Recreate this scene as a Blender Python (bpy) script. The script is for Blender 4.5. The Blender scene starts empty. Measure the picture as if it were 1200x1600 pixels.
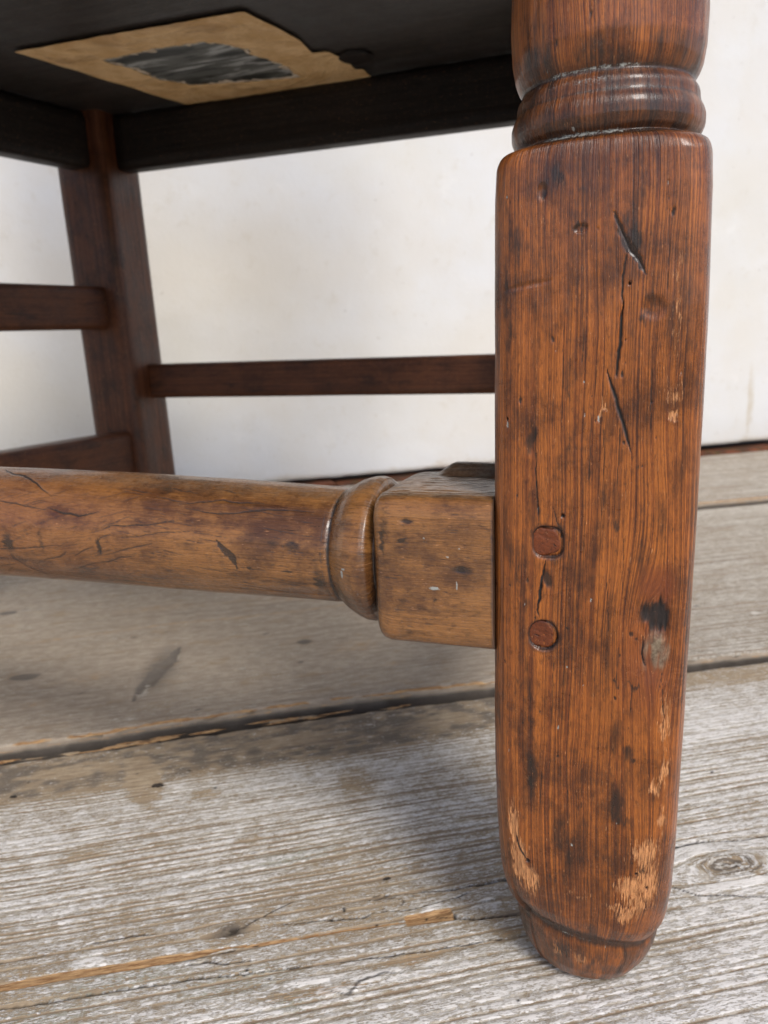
import bpy, math, random
import numpy as np
from mathutils import Vector, Matrix
R = math.radians
sc = bpy.context.scene
COL = sc.collection

# ------------------------------------------------------------------ camera
cam = bpy.data.cameras.new("camera")
camo = bpy.data.objects.new("camera", cam)
COL.objects.link(camo)
camo.location = (0, 0, .235)
camo.rotation_euler = (Matrix.Rotation(R(90 - 12.6), 3, 'X') @ Matrix.Rotation(R(-2.3), 3, 'Z')).to_euler()
cam.sensor_fit = 'VERTICAL'
cam.sensor_height = 36
cam.sensor_width = 27
cam.lens = 1250 / 1600 * 36
cam.clip_start = .01
cam.clip_end = 500
cam.dof.use_dof = True
cam.dof.focus_distance = .25
cam.dof.aperture_fstop = 20
sc.camera = camo

# ------------------------------------------------------------------ light
SUN_AZ, SUN_EL = 155, 42          # azimuth from +Y towards +X, elevation
w = bpy.data.worlds.new("World")
sc.world = w
w.use_nodes = True
wn = w.node_tree
bg = wn.nodes["Background"]
sky = wn.nodes.new("ShaderNodeTexSky")
sky.sky_type = 'NISHITA'
sky.sun_disc = False
sky.sun_elevation = R(SUN_EL)
sky.sun_rotation = R(SUN_AZ)
sky.air_density = .7
sky.dust_density = 2.0
sky.ozone_density = 1.0
wn.links.new(sky.outputs[0], bg.inputs[0])
bg.inputs[1].default_value = .15
sl = bpy.data.lights.new("sun", 'SUN')
sl.energy = 1.75
sl.angle = R(17)
sl.color = (1, .96, .91)
so = bpy.data.objects.new("sun", sl)
COL.objects.link(so)
tosun = Vector((math.sin(R(SUN_AZ)) * math.cos(R(SUN_EL)), math.cos(R(SUN_AZ)) * math.cos(R(SUN_EL)), math.sin(R(SUN_EL))))
so.rotation_euler = tosun.to_track_quat('Z', 'Y').to_euler()
so.location = (1, -1, 3)
sc.view_settings.view_transform = 'Standard'
sc.view_settings.look = 'None'
sc.view_settings.gamma = 1
sc.view_settings.exposure = .2

# ------------------------------------------------------------------ noise in numpy
def _h(i, j, s):
    n = (i.astype(np.int64) * 374761393 + j.astype(np.int64) * 668265263 + s * 1274126177) & 0xffffffff
    n = ((n ^ (n >> 13)) * 1274126177) & 0xffffffff
    n = n ^ (n >> 16)
    return (n & 0xffff) / 65535.0
def vn(x, y, s=0):
    xi = np.floor(x); yi = np.floor(y)
    fx = x - xi; fy = y - yi
    fx = fx * fx * (3 - 2 * fx); fy = fy * fy * (3 - 2 * fy)
    a = _h(xi, yi, s); b = _h(xi + 1, yi, s); c = _h(xi, yi + 1, s); d = _h(xi + 1, yi + 1, s)
    return (a * (1 - fx) + b * fx) * (1 - fy) + (c * (1 - fx) + d * fx) * fy
def fbm(x, y, s=0, o=4):
    t = 0; a = .5; n = 0
    for k in range(o):
        t = t + a * vn(x * 2 ** k, y * 2 ** k, s + k * 17); n += a; a *= .5
    return t / n
def sm(x, a, b):
    t = np.clip((x - a) / (b - a), 0, 1)
    return t * t * (3 - 2 * t)
RAG = None
def ell(U, Z, cx, cz, rx, rz, ang=0, soft=.5):
    if RAG is not None and U.shape == RAG[0].shape: U = U + RAG[0]; Z = Z + RAG[1]
    dx = U - cx; dz = Z - cz
    if ang:
        c, s = math.cos(R(ang)), math.sin(R(ang)); dx, dz = dx * c + dz * s, -dx * s + dz * c
    d = np.sqrt((dx / rx) ** 2 + (dz / rz) ** 2)
    return 1 - sm(d, 1 - soft, 1 + soft)
def line(U, Z, pts, w, w2=None, jit=0, js=3.):
    """distance mask of a polyline in millimetres; tapers to both ends"""
    out = np.zeros_like(U)
    m = 4 * w + 3 + jit * 3
    x0 = min(p[0] for p in pts) - m; x1 = max(p[0] for p in pts) + m
    z0 = min(p[1] for p in pts) - m; z1 = max(p[1] for p in pts) + m
    sel = (U > x0) & (U < x1) & (Z > z0) & (Z < z1)
    if not sel.any(): return out
    u = U[sel]; z = Z[sel]
    if jit:
        u = u + (fbm(u / js + 9, z / js, 5) - .5) * 2 * jit; z = z + (fbm(u / js, z / js + 7, 8) - .5) * 2 * jit
    best = np.full(u.shape, 1e9); n = len(pts) - 1; wl = np.full(u.shape, w)
    for k in range(n):
        ax, az = pts[k]; bx, bz = pts[k + 1]
        l2 = (bx - ax) ** 2 + (bz - az) ** 2 + 1e-9
        t = np.clip(((u - ax) * (bx - ax) + (z - az) * (bz - az)) / l2, 0, 1)
        d = np.hypot(u - ax - t * (bx - ax), z - az - t * (bz - az))
        g = (k + t) / n
        ww = w * np.clip(4 * g * (1 - g) + .18, 0, 1) if w2 is None else w + (w2 - w) * g
        q = d / ww
        best = np.minimum(best, q)
    out[sel] = np.clip(1.35 - best, 0, 1)
    return out

# ------------------------------------------------------------------ mesh helpers
def link(o, parent=None):
    COL.objects.link(o)
    if parent is not None: o.parent = parent
    return o
def tag(o, label=None, cat=None, group=None, kind=None):
    if label: o['label'] = label
    if cat: o['category'] = cat
    if group: o['group'] = group
    if kind: o['kind'] = kind
    return o
def mesh_np(name, verts, faces, mat, parent=None, attrs=None, smooth=True):
    """faces: (n,4) int array or list of tuples"""
    me = bpy.data.meshes.new(name)
    verts = np.asarray(verts, np.float32)
    if isinstance(faces, np.ndarray):
        nf = len(faces)
        me.vertices.add(len(verts)); me.vertices.foreach_set("co", verts.ravel())
        me.loops.add(nf * 4); me.loops.foreach_set("vertex_index", faces.ravel().astype(np.int32))
        me.polygons.add(nf)
        me.polygons.foreach_set("loop_start", np.arange(0, nf * 4, 4, dtype=np.int32))
        me.polygons.foreach_set("loop_total", np.full(nf, 4, np.int32))
    else:
        me.from_pydata([tuple(map(float, v)) for v in verts], [], faces)
    me.update(calc_edges=True)
    me.polygons.foreach_set("use_smooth", np.full(len(me.polygons), smooth, bool))
    for k, a in (attrs or {}).items():
        a = np.asarray(a, np.float32)
        if a.ndim == 1:
            me.attributes.new(k, 'FLOAT', 'POINT').data.foreach_set("value", a)
        else:
            c = np.ones((len(verts), 4), np.float32); c[:, :a.shape[1]] = a
            me.attributes.new(k, 'FLOAT_COLOR', 'POINT').data.foreach_set("color", c.ravel())
    me.materials.append(mat)
    me.validate()
    return link(bpy.data.objects.new(name, me), parent)
def grid_faces(nr, nc, closed=False):
    r = np.arange(nr - 1)[:, None]; c = np.arange(nc if closed else nc - 1)[None, :]
    c2 = (c + 1) % nc
    return np.stack([r * nc + c, r * nc + c2, (r + 1) * nc + c2, (r + 1) * nc + c], -1).reshape(-1, 4)

# ------------------------------------------------------------------ shader graph helper
class G:
    def __init__(s, name):
        s.m = bpy.data.materials.new(name); s.m.use_nodes = True
        s.t = s.m.node_tree; s.t.nodes.clear()
        s.out = s.t.nodes.new("ShaderNodeOutputMaterial"); s.b = s.t.nodes.new("ShaderNodeBsdfPrincipled")
        s.t.links.new(s.b.outputs[0], s.out.inputs[0])
    def put(s, sock, v):
        if isinstance(v, bpy.types.NodeSocket): s.t.links.new(v, sock)
        elif isinstance(v, (tuple, list)) and len(v) == 3 and sock.type == 'RGBA': sock.default_value = (*v, 1)
        else: sock.default_value = v
    def math(s, op, a, b=0., c=0., clamp=False):
        n = s.t.nodes.new("ShaderNodeMath"); n.operation = op; n.use_clamp = clamp
        s.put(n.inputs[0], a); s.put(n.inputs[1], b)
        if op in ('MULTIPLY_ADD',): s.put(n.inputs[2], c)
        return n.outputs[0]
    def add(s, a, b): return s.math('ADD', a, b)
    def mul(s, a, b): return s.math('MULTIPLY', a, b)
    def ma(s, a, b, c): return s.math('MULTIPLY_ADD', a, b, c)
    def st(s, x, a, b, lo=0., hi=1.):
        n = s.t.nodes.new("ShaderNodeMapRange"); n.interpolation_type = 'SMOOTHSTEP'
        s.put(n.inputs[0], x); n.inputs[1].default_value = a; n.inputs[2].default_value = b
        n.inputs[3].default_value = lo; n.inputs[4].default_value = hi
        return n.outputs[0]
    def mix(s, f, a, b, mode='MIX'):
        n = s.t.nodes.new("ShaderNodeMix"); n.data_type = 'RGBA'; n.blend_type = mode
        s.put(n.inputs[0], f); s.put(n.inputs[6], a); s.put(n.inputs[7], b)
        return n.outputs[2]
    def attr(s, name):
        n = s.t.nodes.new("ShaderNodeAttribute"); n.attribute_name = name
        return n
    def rgb(s, name):
        n = s.t.nodes.new("ShaderNodeSeparateColor"); s.t.links.new(s.attr(name).outputs['Color'], n.inputs[0])
        return n.outputs[0], n.outputs[1], n.outputs[2]
    def vec(s, x, y, z=0.):
        n = s.t.nodes.new("ShaderNodeCombineXYZ"); s.put(n.inputs[0], x); s.put(n.inputs[1], y); s.put(n.inputs[2], z)
        return n.outputs[0]
    def noise(s, v, sc=1., det=3., rough=.5, dist=0., dim='3D'):
        n = s.t.nodes.new("ShaderNodeTexNoise"); n.noise_dimensions = dim
        if dim == '1D': s.put(n.inputs['W'], v)
        else: s.put(n.inputs['Vector'], v)
        n.inputs['Scale'].default_value = sc; n.inputs['Detail'].default_value = det
        n.inputs['Roughness'].default_value = rough; n.inputs['Distortion'].default_value = dist
        return n.outputs[0]
    def obj(s):
        return s.t.nodes.new("ShaderNodeTexCoord").outputs['Object']
    def bump(s, h, dist, strength=1., n0=None):
        n = s.t.nodes.new("ShaderNodeBump"); s.put(n.inputs['Height'], h)
        n.inputs['Distance'].default_value = dist; n.inputs['Strength'].default_value = strength
        if n0 is not None: s.t.links.new(n0, n.inputs['Normal'])
        return n.outputs[0]
    def fin(s, col, rough, normal=None, spec=.5):
        s.put(s.b.inputs['Base Color'], col); s.put(s.b.inputs['Roughness'], rough)
        s.b.inputs['Specular IOR Level'].default_value = spec
        if normal is not None: s.t.links.new(normal, s.b.inputs['Normal'])
        return s.m

def wood(name, light, mid, dark, spec=.4, ring=.7, ringw=.8, blot=.6, rough=(.28, .5), pale=(.86, .39, .15), seed=0., fleck=.5, relief=1., short=0., coat=0.):
    """old polished wood. gc / al are millimetres across and along the grain; m1 = stain, bare wood, crack; m2 = chalk, red, bark"""
    g = G(name)
    gc = g.attr("gc").outputs['Fac']; al = g.attr("al").outputs['Fac']
    st, pl, cr = g.rgb("m1"); ch, rd, bk = g.rgb("m2")
    P = g.obj()
    wob = g.ma(g.noise(g.vec(g.mul(gc, .09), g.mul(al, .018), seed), 1, 2), 3.0, gc)
    r1 = g.noise(g.vec(g.mul(wob, ringw), g.mul(al, .004), seed + 3), 1, 2.2, .6)
    r2 = g.noise(g.vec(g.mul(wob, ringw * 2.1), g.mul(al, .010), seed + 5), 1, 2.5, .6)
    fib = g.noise(g.vec(g.mul(wob, 5.5), g.mul(al, .30), seed + 7), 1, 2, .6)
    big = g.noise(P, 30, 7, .68)
    bl2 = g.noise(g.vec(g.mul(gc, .12), g.mul(al, .040), seed + 11), 1, 6, .66)
    lines = g.st(r1, .36, .60)
    l2 = g.st(r2, .33, .56)
    col = g.mix(g.ma(lines, ring + .2 if ring < .5 else 1., .4 - .5 * ring if ring < .5 else 0.), mid, light)
    col = g.mix(g.mul(g.math('SUBTRACT', 1., l2), ring), col, dark)
    col = g.mix(g.mul(g.st(r1, .40, .30), ring * .9), col, dark)
    col = g.mix(g.mul(g.st(fib, .52, .36), .42), col, dark)
    col = g.mix(g.mul(g.st(big, .46, .68), .35), col, light)
    # fine broken pores and little bright fibres
    po = g.noise(g.vec(g.mul(wob, 4.2), g.mul(al, .25), seed + 61), 1, 3, .75)
    col = g.mix(g.mul(g.st(po, .57, .68), .42), col, tuple(.7 * c for c in dark))
    col = g.mix(g.mul(g.st(po, .42, .30), .30), col, tuple(min(1, 1.75 * c) for c in light))
    mo = g.noise(g.vec(g.mul(gc, .6), g.mul(al, .22), seed + 71), 1, 6, .75)
    col = g.mix(g.mul(g.st(mo, .50, .70), blot * .75), col, tuple(.9 * c for c in dark))
    # patches of darker, dirtier patina
    col = g.mix(g.mul(g.st(bl2, .46, .72), blot), col, tuple(.8 * c for c in dark))
    col = g.mix(g.mul(g.st(big, .54, .34), blot * .9), col, tuple(1.2 * c for c in dark))
    # reddish zones
    col = g.mix(rd, col, (.17, .040, .012))
    # short cracks and flecks running with the grain
    sh = g.noise(g.vec(g.mul(wob, 2.2), g.mul(al, .07 + short), seed + 21), 1, 3, .7)
    shm = g.st(sh, .64, .71)
    col = g.mix(g.mul(shm, fleck), col, (.018, .011, .008))
    ws = g.noise(g.vec(g.mul(gc, 1.1), g.mul(al, .65), seed + 31), 1, 5, .8)
    wsm = g.st(ws, .70, .76)
    col = g.mix(g.mul(wsm, .45), col, (.46, .30, .19))
    # dark stain where asked
    stm = g.st(g.ma(fib, .5, g.ma(mo, .9, g.add(st, g.ma(bl2, .9, -1.12)))), .18, .95)
    col = g.mix(g.mul(stm, .84), col, (.014, .010, .007))
    # bare wood, ragged along the fibres
    pn = g.noise(g.vec(g.mul(gc, 1.9), g.mul(al, .24), seed + 41), 1, 5, .72)
    plm = g.st(g.add(pl, g.ma(pn, 3.2, -1.6)), .34, .66)
    pcol = g.mix(g.st(fib, .38, .62), tuple(c * .45 for c in pale), pale); pcol = g.mix(g.mul(g.st(r2, .5, .36), .5), pcol, mid)
    col = g.mix(g.mul(plm, .92), col, pcol)
    # bark / dusty grey
    bkc = g.mix(g.st(g.noise(P, 420, 4, .7), .32, .68), (.085, .058, .034), (.27, .215, .14))
    col = g.mix(g.mul(bk, .92), col, bkc)
    # chalky dirt
    cn = g.noise(g.vec(g.mul(gc, 1.3), g.mul(al, 2.4), seed + 51), 1, 5, .85)
    chm = g.st(g.add(ch, g.ma(cn, 2.6, -1.45)), .40, .68)
    col = g.mix(chm, col, (.36, .36, .32))
    col = g.mix(cr, col, (.012, .009, .008))
    ro = g.st(big, .3, .7, rough[0], rough[1])
    ro = g.math('MAXIMUM', ro, g.mul(plm, .6)); ro = g.math('MAXIMUM', ro, g.mul(bk, .8)); ro = g.math('MAXIMUM', ro, g.mul(chm, .85))
    ro = g.math('MAXIMUM', ro, g.mul(cr, .8)); ro = g.ma(g.st(fib, .5, .35), .12, ro)
    h = g.ma(l2, .35, g.mul(lines, .35)); h = g.ma(fib, .35, h); h = g.ma(shm, -.9, h); h = g.ma(plm, -.35, h)
    h = g.ma(g.noise(P, 260, 3, .6), .5, h); h = g.ma(ws, .25, h); h = g.ma(po, -.35, h); h = g.ma(mo, -.35, h)
    g.b.inputs['Coat Weight'].default_value = coat; g.b.inputs['Coat Roughness'].default_value = .16; g.b.inputs['Coat IOR'].default_value = 1.5
    return g.fin(col, ro, g.bump(h, .00024 * relief, .85), spec)

def plank_mat(name, ridge, bare, paint, groove, amount=.5, seed=0.):
    g = G(name)
    gc = g.attr("gc").outputs['Fac']; al = g.attr("al").outputs['Fac']
    st, pl, cr = g.rgb("m1"); gv, pa, gn = g.rgb("m2")
    P = g.obj()
    big = g.noise(g.vec(g.mul(gc, .03), g.mul(al, .016), seed), 1, 5, .6)
    fib = g.noise(g.vec(g.mul(gc, 1.9), g.mul(al, .045), seed + 3), 1, 3, .65)
    fin = g.noise(g.vec(g.mul(gc, .95), g.mul(al, .36), seed + 7), 1, 5, .78)
    med = g.noise(g.vec(g.mul(gc, .22), g.mul(al, .10), seed + 9), 1, 4, .65)
    col = g.mix(g.st(med, .38, .62), ridge, bare)
    col = g.mix(g.mul(g.st(fib, .55, .35), .5), col, groove)
    col = g.mix(g.mul(g.st(g.noise(P, 1500, 2, .6), .5, .30), .35), col, groove)
    # warm worn patches
    col = g.mix(g.mul(g.st(g.noise(g.vec(g.mul(gc, .07), g.mul(al, .03), seed + 15), 1, 5, .7), .53, .66), .55), col, (.33, .235, .135))
    lg = g.noise(g.vec(g.mul(gc, .16), g.mul(al, .008), seed + 19), 1, 6, .7)
    col = g.mix(g.mul(g.st(lg, .50, .30), .5), col, tuple(.55 * c for c in ridge))
    # groove lines
    gvm = g.st(g.add(gv, g.ma(fib, .5, -.25)), .15, .8)
    col = g.mix(g.mul(gvm, .55), col, groove)
    # grey-black stain
    stm = g.st(g.add(st, g.ma(med, .9, -.45)), .25, .85)
    col = g.mix(g.mul(stm, .70), col, (.085, .078, .072))
    # paint left on the ridges
    q = g.add(g.ma(fin, 2.6, -1.3), g.ma(big, 1.3, -.65)); q = g.ma(med, .8, q); q = g.ma(fib, 1.1, q)
    q = g.add(q, g.ma(pa, .62, -.40 - .45 - .55 + amount * .9)); q = g.ma(gv, -.80, q); q = g.ma(st, -.5, q); q = g.ma(pl, -.9, q)
    pm = g.st(q, -.05, .35)
    pc = g.mix(g.st(med, .35, .65), tuple(c * k for c, k in zip(paint, (.62, .575, .49))), tuple(c * k for c, k in zip(paint, (.80, .78, .73))))
    pc = g.mix(g.mul(gn, .6), pc, (.36, .43, .35))
    col = g.mix(g.mul(pm, .72), col, pc)
    fl = g.noise(g.vec(g.mul(gc, 1.7), g.mul(al, .62), seed + 81), 1, 5, .8)
    fl2 = g.noise(g.vec(g.mul(gc, .9), g.mul(al, .16), seed + 85), 1, 5, .75)
    q2 = g.ma(q, .30, g.ma(fl, 1.2, g.ma(fl2, 1.5, -1.40))); q2 = g.ma(gv, -.3, q2)
    pm2 = g.st(q2, .0, .12)
    col = g.mix(g.mul(pm2, .9), col, paint)
    dk = g.noise(g.vec(g.mul(gc, 1.5), g.mul(al, .40), seed + 91), 1, 5, .8)
    col = g.mix(g.mul(g.st(dk, .56, .66), .55), col, tuple(.75 * c for c in bare))
    col = g.mix(g.mul(g.st(dk, .40, .30), .20), col, groove)
    col = g.mix(g.mul(g.st(g.noise(P, 620, 2, .5), .72, .77), .6), col, (.05, .035, .025))
    # bare splintered wood
    pn = g.noise(g.vec(g.mul(gc, 1.2), g.mul(al, .12), seed + 41), 1, 4, .7)
    plm = g.st(g.add(pl, g.ma(pn, 1.1, -.55)), .35, .6)
    col = g.mix(plm, col, g.mix(g.st(pn, .35, .65), (.22, .11, .045), (.52, .33, .16)))
    col = g.mix(cr, col, (.016, .012, .010))
    h = g.ma(fin, .2, g.mul(pm, .3)); h = g.ma(pm2, .45, h); h = g.ma(fib, .6, h); h = g.ma(med, .2, h)
    return g.fin(col, g.st(pm, 0, 1, .78, .6), g.bump(h, .00045, .9), .3)

# ------------------------------------------------------------------ materials
m_leg = wood("polished_pitch_pine", (.47, .140, .0205), (.195, .046, .0080), (.028, .0088, .0038), coat=.3, spec=.42, ring=.66, ringw=1.35, blot=.76, rough=(.22, .36), seed=1., relief=.8)
m_str = wood("polished_elm", (.38, .170, .048), (.235, .092, .024), (.048, .017, .007), coat=.5, spec=.5, ring=.12, ringw=.8, blot=.85, rough=(.13, .25), seed=9., fleck=.75, relief=.8)
m_dark = wood("dark_stained_oak", (.150, .052, .020), (.095, .031, .012), (.030, .0105, .005), spec=.35, ring=.6, ringw=.5, blot=.6, rough=(.32, .5), seed=17., fleck=.4)
m_seat = wood("blackened_oak", (.024, .019, .016), (.015, .011, .010), (.006, .005, .0045), spec=.25, ring=.6, ringw=.35, blot=.5, rough=(.42, .62), seed=23., fleck=.4)
m_under = wood("dark_seat_board", (.050, .044, .040), (.032, .028, .026), (.014, .012, .011), spec=.4, ring=.6, ringw=.3, blot=.5, rough=(.35, .55), seed=27., fleck=.4)
m_peg = wood("red_oak_peg", (.22, .055, .014), (.13, .030, .009), (.035, .010, .005), ring=.2, ringw=.5, blot=.5, rough=(.3, .5), seed=31., fleck=.7, relief=1.6)
m_b1 = plank_mat("paint_worn_plank", (.39, .30, .19), (.50, .40, .27), (.86, .835, .785), (.19, .135, .095), .52, seed=2.)
m_b2 = plank_mat("weathered_plank", (.37, .305, .23), (.49, .415, .32), (.70, .66, .58), (.21, .165, .13), -.05, seed=8.)

# ------------------------------------------------------------------ setting: ground, planks, wall
TH = R(11.8)
UD = np.array([math.cos(TH), math.sin(TH), 0]); VD = np.array([-math.sin(TH), math.cos(TH), 0])
def rng(*segs):
    """non-uniform samples: (start, end, step) ..."""
    o = []
    for a, b, s in segs:
        n = max(1, int(round((b - a) / s))); o += list(np.linspace(a, b, n, endpoint=False))
    o.append(segs[-1][1])
    return np.array(o)
def groove_table(v0, v1, spacing, seed):
    """1D relief: irregular latewood ridges with dark furrows between; returns xs, depth 0..1"""
    r = random.Random(seed); xs = np.arange(v0 - 10, v1 + 10, .05); d = np.zeros_like(xs); x = v0 - 10
    while x < v1 + 10:
        s = spacing(x); x += s * r.uniform(.55, 1.5)
        dep = r.choice([1, 1, .8, .6, .45]); wd = min(1.15, .31 * s) * r.uniform(.6, 1.2)
        q = xs - x
        d = np.maximum(d, dep * np.where(q < 0, np.clip(1 + q / (wd * 1.8), 0, 1), np.clip(1 - q / (wd * .6), 0, 1)) ** 1.2)
    return xs, d

def plank(name, us, vs, v0, v1, top, spacing, depth, mat, seed, edge0=None, edge1=None, marks=None, warp=None, thick=30):
    """one floor plank, all in millimetres of the floor frame (u along, v across)"""
    U, V = np.meshgrid(us, vs)
    e0 = edge0(us) if edge0 else np.zeros_like(us); e1 = edge1(us) if edge1 else np.zeros_like(us)
    t = (V - v0) / (v1 - v0)
    VV = V + e0[None, :] * np.clip(1 - (V - v0) / 25, 0, 1) ** 2 + e1[None, :] * np.clip(1 - (v1 - V) / 25, 0, 1) ** 2
    g = V + 3.0 * (fbm(U / 160, V / 60, seed) - .5) * 2 + 1.2 * (fbm(U / 35, V / 14, seed + 5) - .5)
    if warp: g = g + warp(U, V)
    xs, d = groove_table(v0, v1, spacing, seed)
    gv = np.interp(g, xs, d)
    gv = gv * (.55 + .45 * sm(fbm(U / 40, V / 3, seed + 9), .3, .6))
    H = top - depth(V) * .85 * gv + .7 * (fbm(U / 90, V / 50, seed + 2) - .5) + .22 * (fbm(U / 7, V / 1.2, seed + 3) - .5)
    # rounded arrises
    for dd, hh_, ww_ in ((V - v0, .9, 1.8), (v1 - V, 2.2, 3.)):
        H = H - hh_ * np.clip(1 - dd / ww_, 0, 1) ** 2
    m1 = np.zeros(U.shape + (3,)); m2 = np.zeros(U.shape + (3,)); m2[..., 0] = gv; m2[..., 1] = .5
    global RAG
    RAG = (7 * (fbm(U / 9, V / 2.2, seed + 61) - .5), 4.0 * (fbm(U / 8, V / 3, seed + 62) - .5))
    if marks: H = marks(U, V, H, m1, m2)
    RAG = None
    P = U[..., None] * UD * 1e-3 + VV[..., None] * VD * 1e-3; P[..., 2] = H * 1e-3
    # side walls
    def side(row, down):
        q = row.copy(); q[:, 2] = (top - down) * 1e-3; return q
    def rough_(row, a, k):
        return row + VD * ((fbm(us / 7, us * 0 + k, seed + 81) - .5) * a * 1e-3)[:, None]
    rows = [side(P[0], thick), rough_(side(P[0], 6.5), 2.2, 1), rough_(side(P[0], 4.0), 2.6, 5), rough_(side(P[0], 1.9), 1.2, 9)] + [p for p in P] + [side(P[-1], 7), side(P[-1], thick)]
    P2 = np.stack(rows)
    def ext(a, ends0, ends1):
        return np.concatenate([np.repeat(a[:1], 4, 0) * ends0, a, np.repeat(a[-1:], 2, 0) * ends1])
    A1 = ext(m1, 1, 1); A2 = ext(m2, 1, 1); A2[:4, :, 1] = -.8; A2[-2:, :, 1] = -.6
    spl = sm(fbm(us / 9, us * 0, seed + 70), .5, .62)
    A1[:4, :, 1] = 0; A1[:4, :, 0] = .8; A1[-2:, :, 0] = 1; A1[-2:, :, 1] = 0
    A1[3, :, 1] = .25 * spl; A1[3, :, 0] = .3; A1[2, :, 0] = .5; A1[2, :, 1] = .46 * (1 - spl); A1[1, :, 2] = .55; A1[0, :, 2] = 1; A1[-1, :, 2] = .95; A1[-2, :, 2] = .6
    gg = np.concatenate([g[:1] - 30, g[:1] - 6.5, g[:1] - 4, g[:1] - 1.9, g, g[-1:] + 7, g[-1:] + 30]); UU = np.concatenate([U[:1], U[:1], U[:1], U[:1], U, U[-1:], U[-1:]])
    nr, nc = P2.shape[:2]
    o = mesh_np(name, P2.reshape(-1, 3), grid_faces(nr, nc), mat, None,
                {"gc": gg.ravel(), "al": UU.ravel(), "m1": A1.reshape(-1, 3), "m2": A2.reshape(-1, 3)})
    return o

def edge_a(u):      # the broken joint between the two nearer planks
    return -2.0 + 6.5 * np.exp(-((u - 40) / 130) ** 2) - 5 * sm(u, 170, 400) + 1.4 * (fbm(u / 22, u * 0, 3) - .5) * 2 + .8 * (fbm(u / 5, u * 0, 4) - .5)
EA = 466.
def marks_b1(U, V, H, m1, m2):
    st, pl, cr = m1[..., 0], m1[..., 1], m1[..., 2]; gv, pa, gn = m2[..., 0], m2[..., 1], m2[..., 2]
    n1 = fbm(U / 30, V / 12, 77); n2 = fbm(U / 8, V / 4, 78)
    def crack(pts, w, dep, jit=.6, js=6):
        nonlocal H
        m = line(U, V, pts, w, jit=jit, js=js); np.maximum(cr, sm(m, .25, .8), out=cr); H = H - dep * m
    crack([(-180, 274), (-93.7, 271.3), (-75.9, 270.2), (-53.2, 269.4), (-25.3, 267.7), (10.6, 263.8)], .75, 1.6)
    crack([(-40, 268.6), (10.6, 263.8), (47.3, 260.0), (72.5, 258.4), (106.6, 257.1)], .35, .7)
    crack([(-29, 275.8), (-20, 275), (-13.3, 272.3), (-2, 271.8)], .5, .9)
    crack([(8, 287.6), (31.2, 285.4), (44.2, 283.1)], .3, .6); crack([(25, 286.), (36, 284.2), (44.2, 283.1), (48.6, 285.5)], .5, .9)
    crack([(48.6, 285), (63.2, 283.0), (86.2, 284.9), (92.4, 286.5)], .35, .7)
    crack([(50, 294.6), (82.1, 290.1), (105.3, 289.8), (118, 289.)], .5, 1.1)
    crack([(81, 279), (80, 273.1), (87.3, 271.1), (97.9, 269.8), (104.7, 268.8), (118, 264)], .65, 1.5)
    crack([(150, 288), (185.9, 290.5), (201.2, 291.6), (223, 287.1), (250, 287), (330, 291)], .8, 1.6)
    crack([(155, 268), (174.7, 267.1), (182.2, 260.1), (209.3, 251.5), (240, 249)], .35, .8)
    crack([(-140, 296), (-99.2, 295.4), (-81.4, 295.1)], .6, .9); crack([(-68.3, 296.5), (-50, 297), (-39.7, 296.1)], .5, .8)
    crack([(-6.5, 288.4), (0.2, 293.0), (19.8, 302.0)], .3, .3)
    crack([(-3, 272), (-7, 262)], .3, .4)
    for q in ([(60, 292), (62, 288), (60, 286)], [(66, 291), (72, 288.5)], [(36, 292), (37, 287)], [(52, 290), (53, 286)], [(44, 293), (60, 291.5)], [(68, 279), (69, 274)], [(72, 277), (78, 275)]):
        crack(q, .28, .35, .8, 3)
    # orange splintered line left of the middle
    b = line(U, V, [(-190, 283), (-96.2, 282.2), (-73.4, 282.3), (-49.7, 280.6), (-25.5, 280.3), (-10, 280.8)], 2.1, jit=.5, js=9)
    np.maximum(pl, sm(b, .2, .6) * (.75 + .5 * n2), out=pl); H = H - .7 * sm(b, .1, .6)
    b2 = line(U, V, [(-12, 280.), (9.5, 278.7), (40.5, 277.7), (61.4, 275.8)], .8, jit=.5); np.maximum(pl, sm(b2, .2, .6), out=pl); H = H - .5 * b2
    crack([(-60, 279.8), (-28, 277.7), (0, 279)], .25, .3)
    # chipped-out block beside the leg
    c = (sm(U, 59.6, 60.6) * (1 - sm(U, 79.2, 80.3)) * sm(V, 273.6 - (U - 60) * .08, 274.4 - (U - 60) * .08) * (1 - sm(V, 279.4, 280.0)))
    np.maximum(pl, c * 1.3, out=pl); H = H - 1.0 * c; pa -= c
    for (x, y, rx, ry) in ((58, 256, 14, 3.5), (20, 250, 22, 3), (100, 260, 6, 2)):
        np.maximum(pl, .42 * ell(U, V, x, y, rx, ry), out=pl)
    # knots
    k = ell(U, V, -10.1, 288.6, 8.5, 5.2, 0, .6); np.maximum(st, k * .75, out=st); H = H + .5 * k
    k = ell(U, V, -10.1, 288.6, 2.2, 1.9, 0, .4); H = H - 1.2 * k; np.maximum(cr, k * .75, out=cr)
    rr = np.hypot((U + 10.1) / 2.2, (V - 288.6) / 1.9); np.maximum(cr, np.clip(1 - np.abs(rr - 1.6) * 3.4, 0, 1) * .5, out=cr)
    k = ell(U, V, 207, 273, 15, 7.5, -8, .7); dk = np.hypot((U - 205) / 14, (V - 273.5) / 7) + .25 * (fbm(U / 5, V / 3, 7) - .5); ringk = .62 + .38 * np.sin(dk * 17)
    np.maximum(st, k * ringk * 1.15, out=st); H = H + .9 * k - 1.0 * ell(U, V, 203, 274, 9, 4) - .4 * k * (1 - ringk); pa -= k * .6; pa += .9 * line(U, V, [(196, 279), (203, 275), (212, 270), (214, 266)], .7, jit=1.5)
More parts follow.
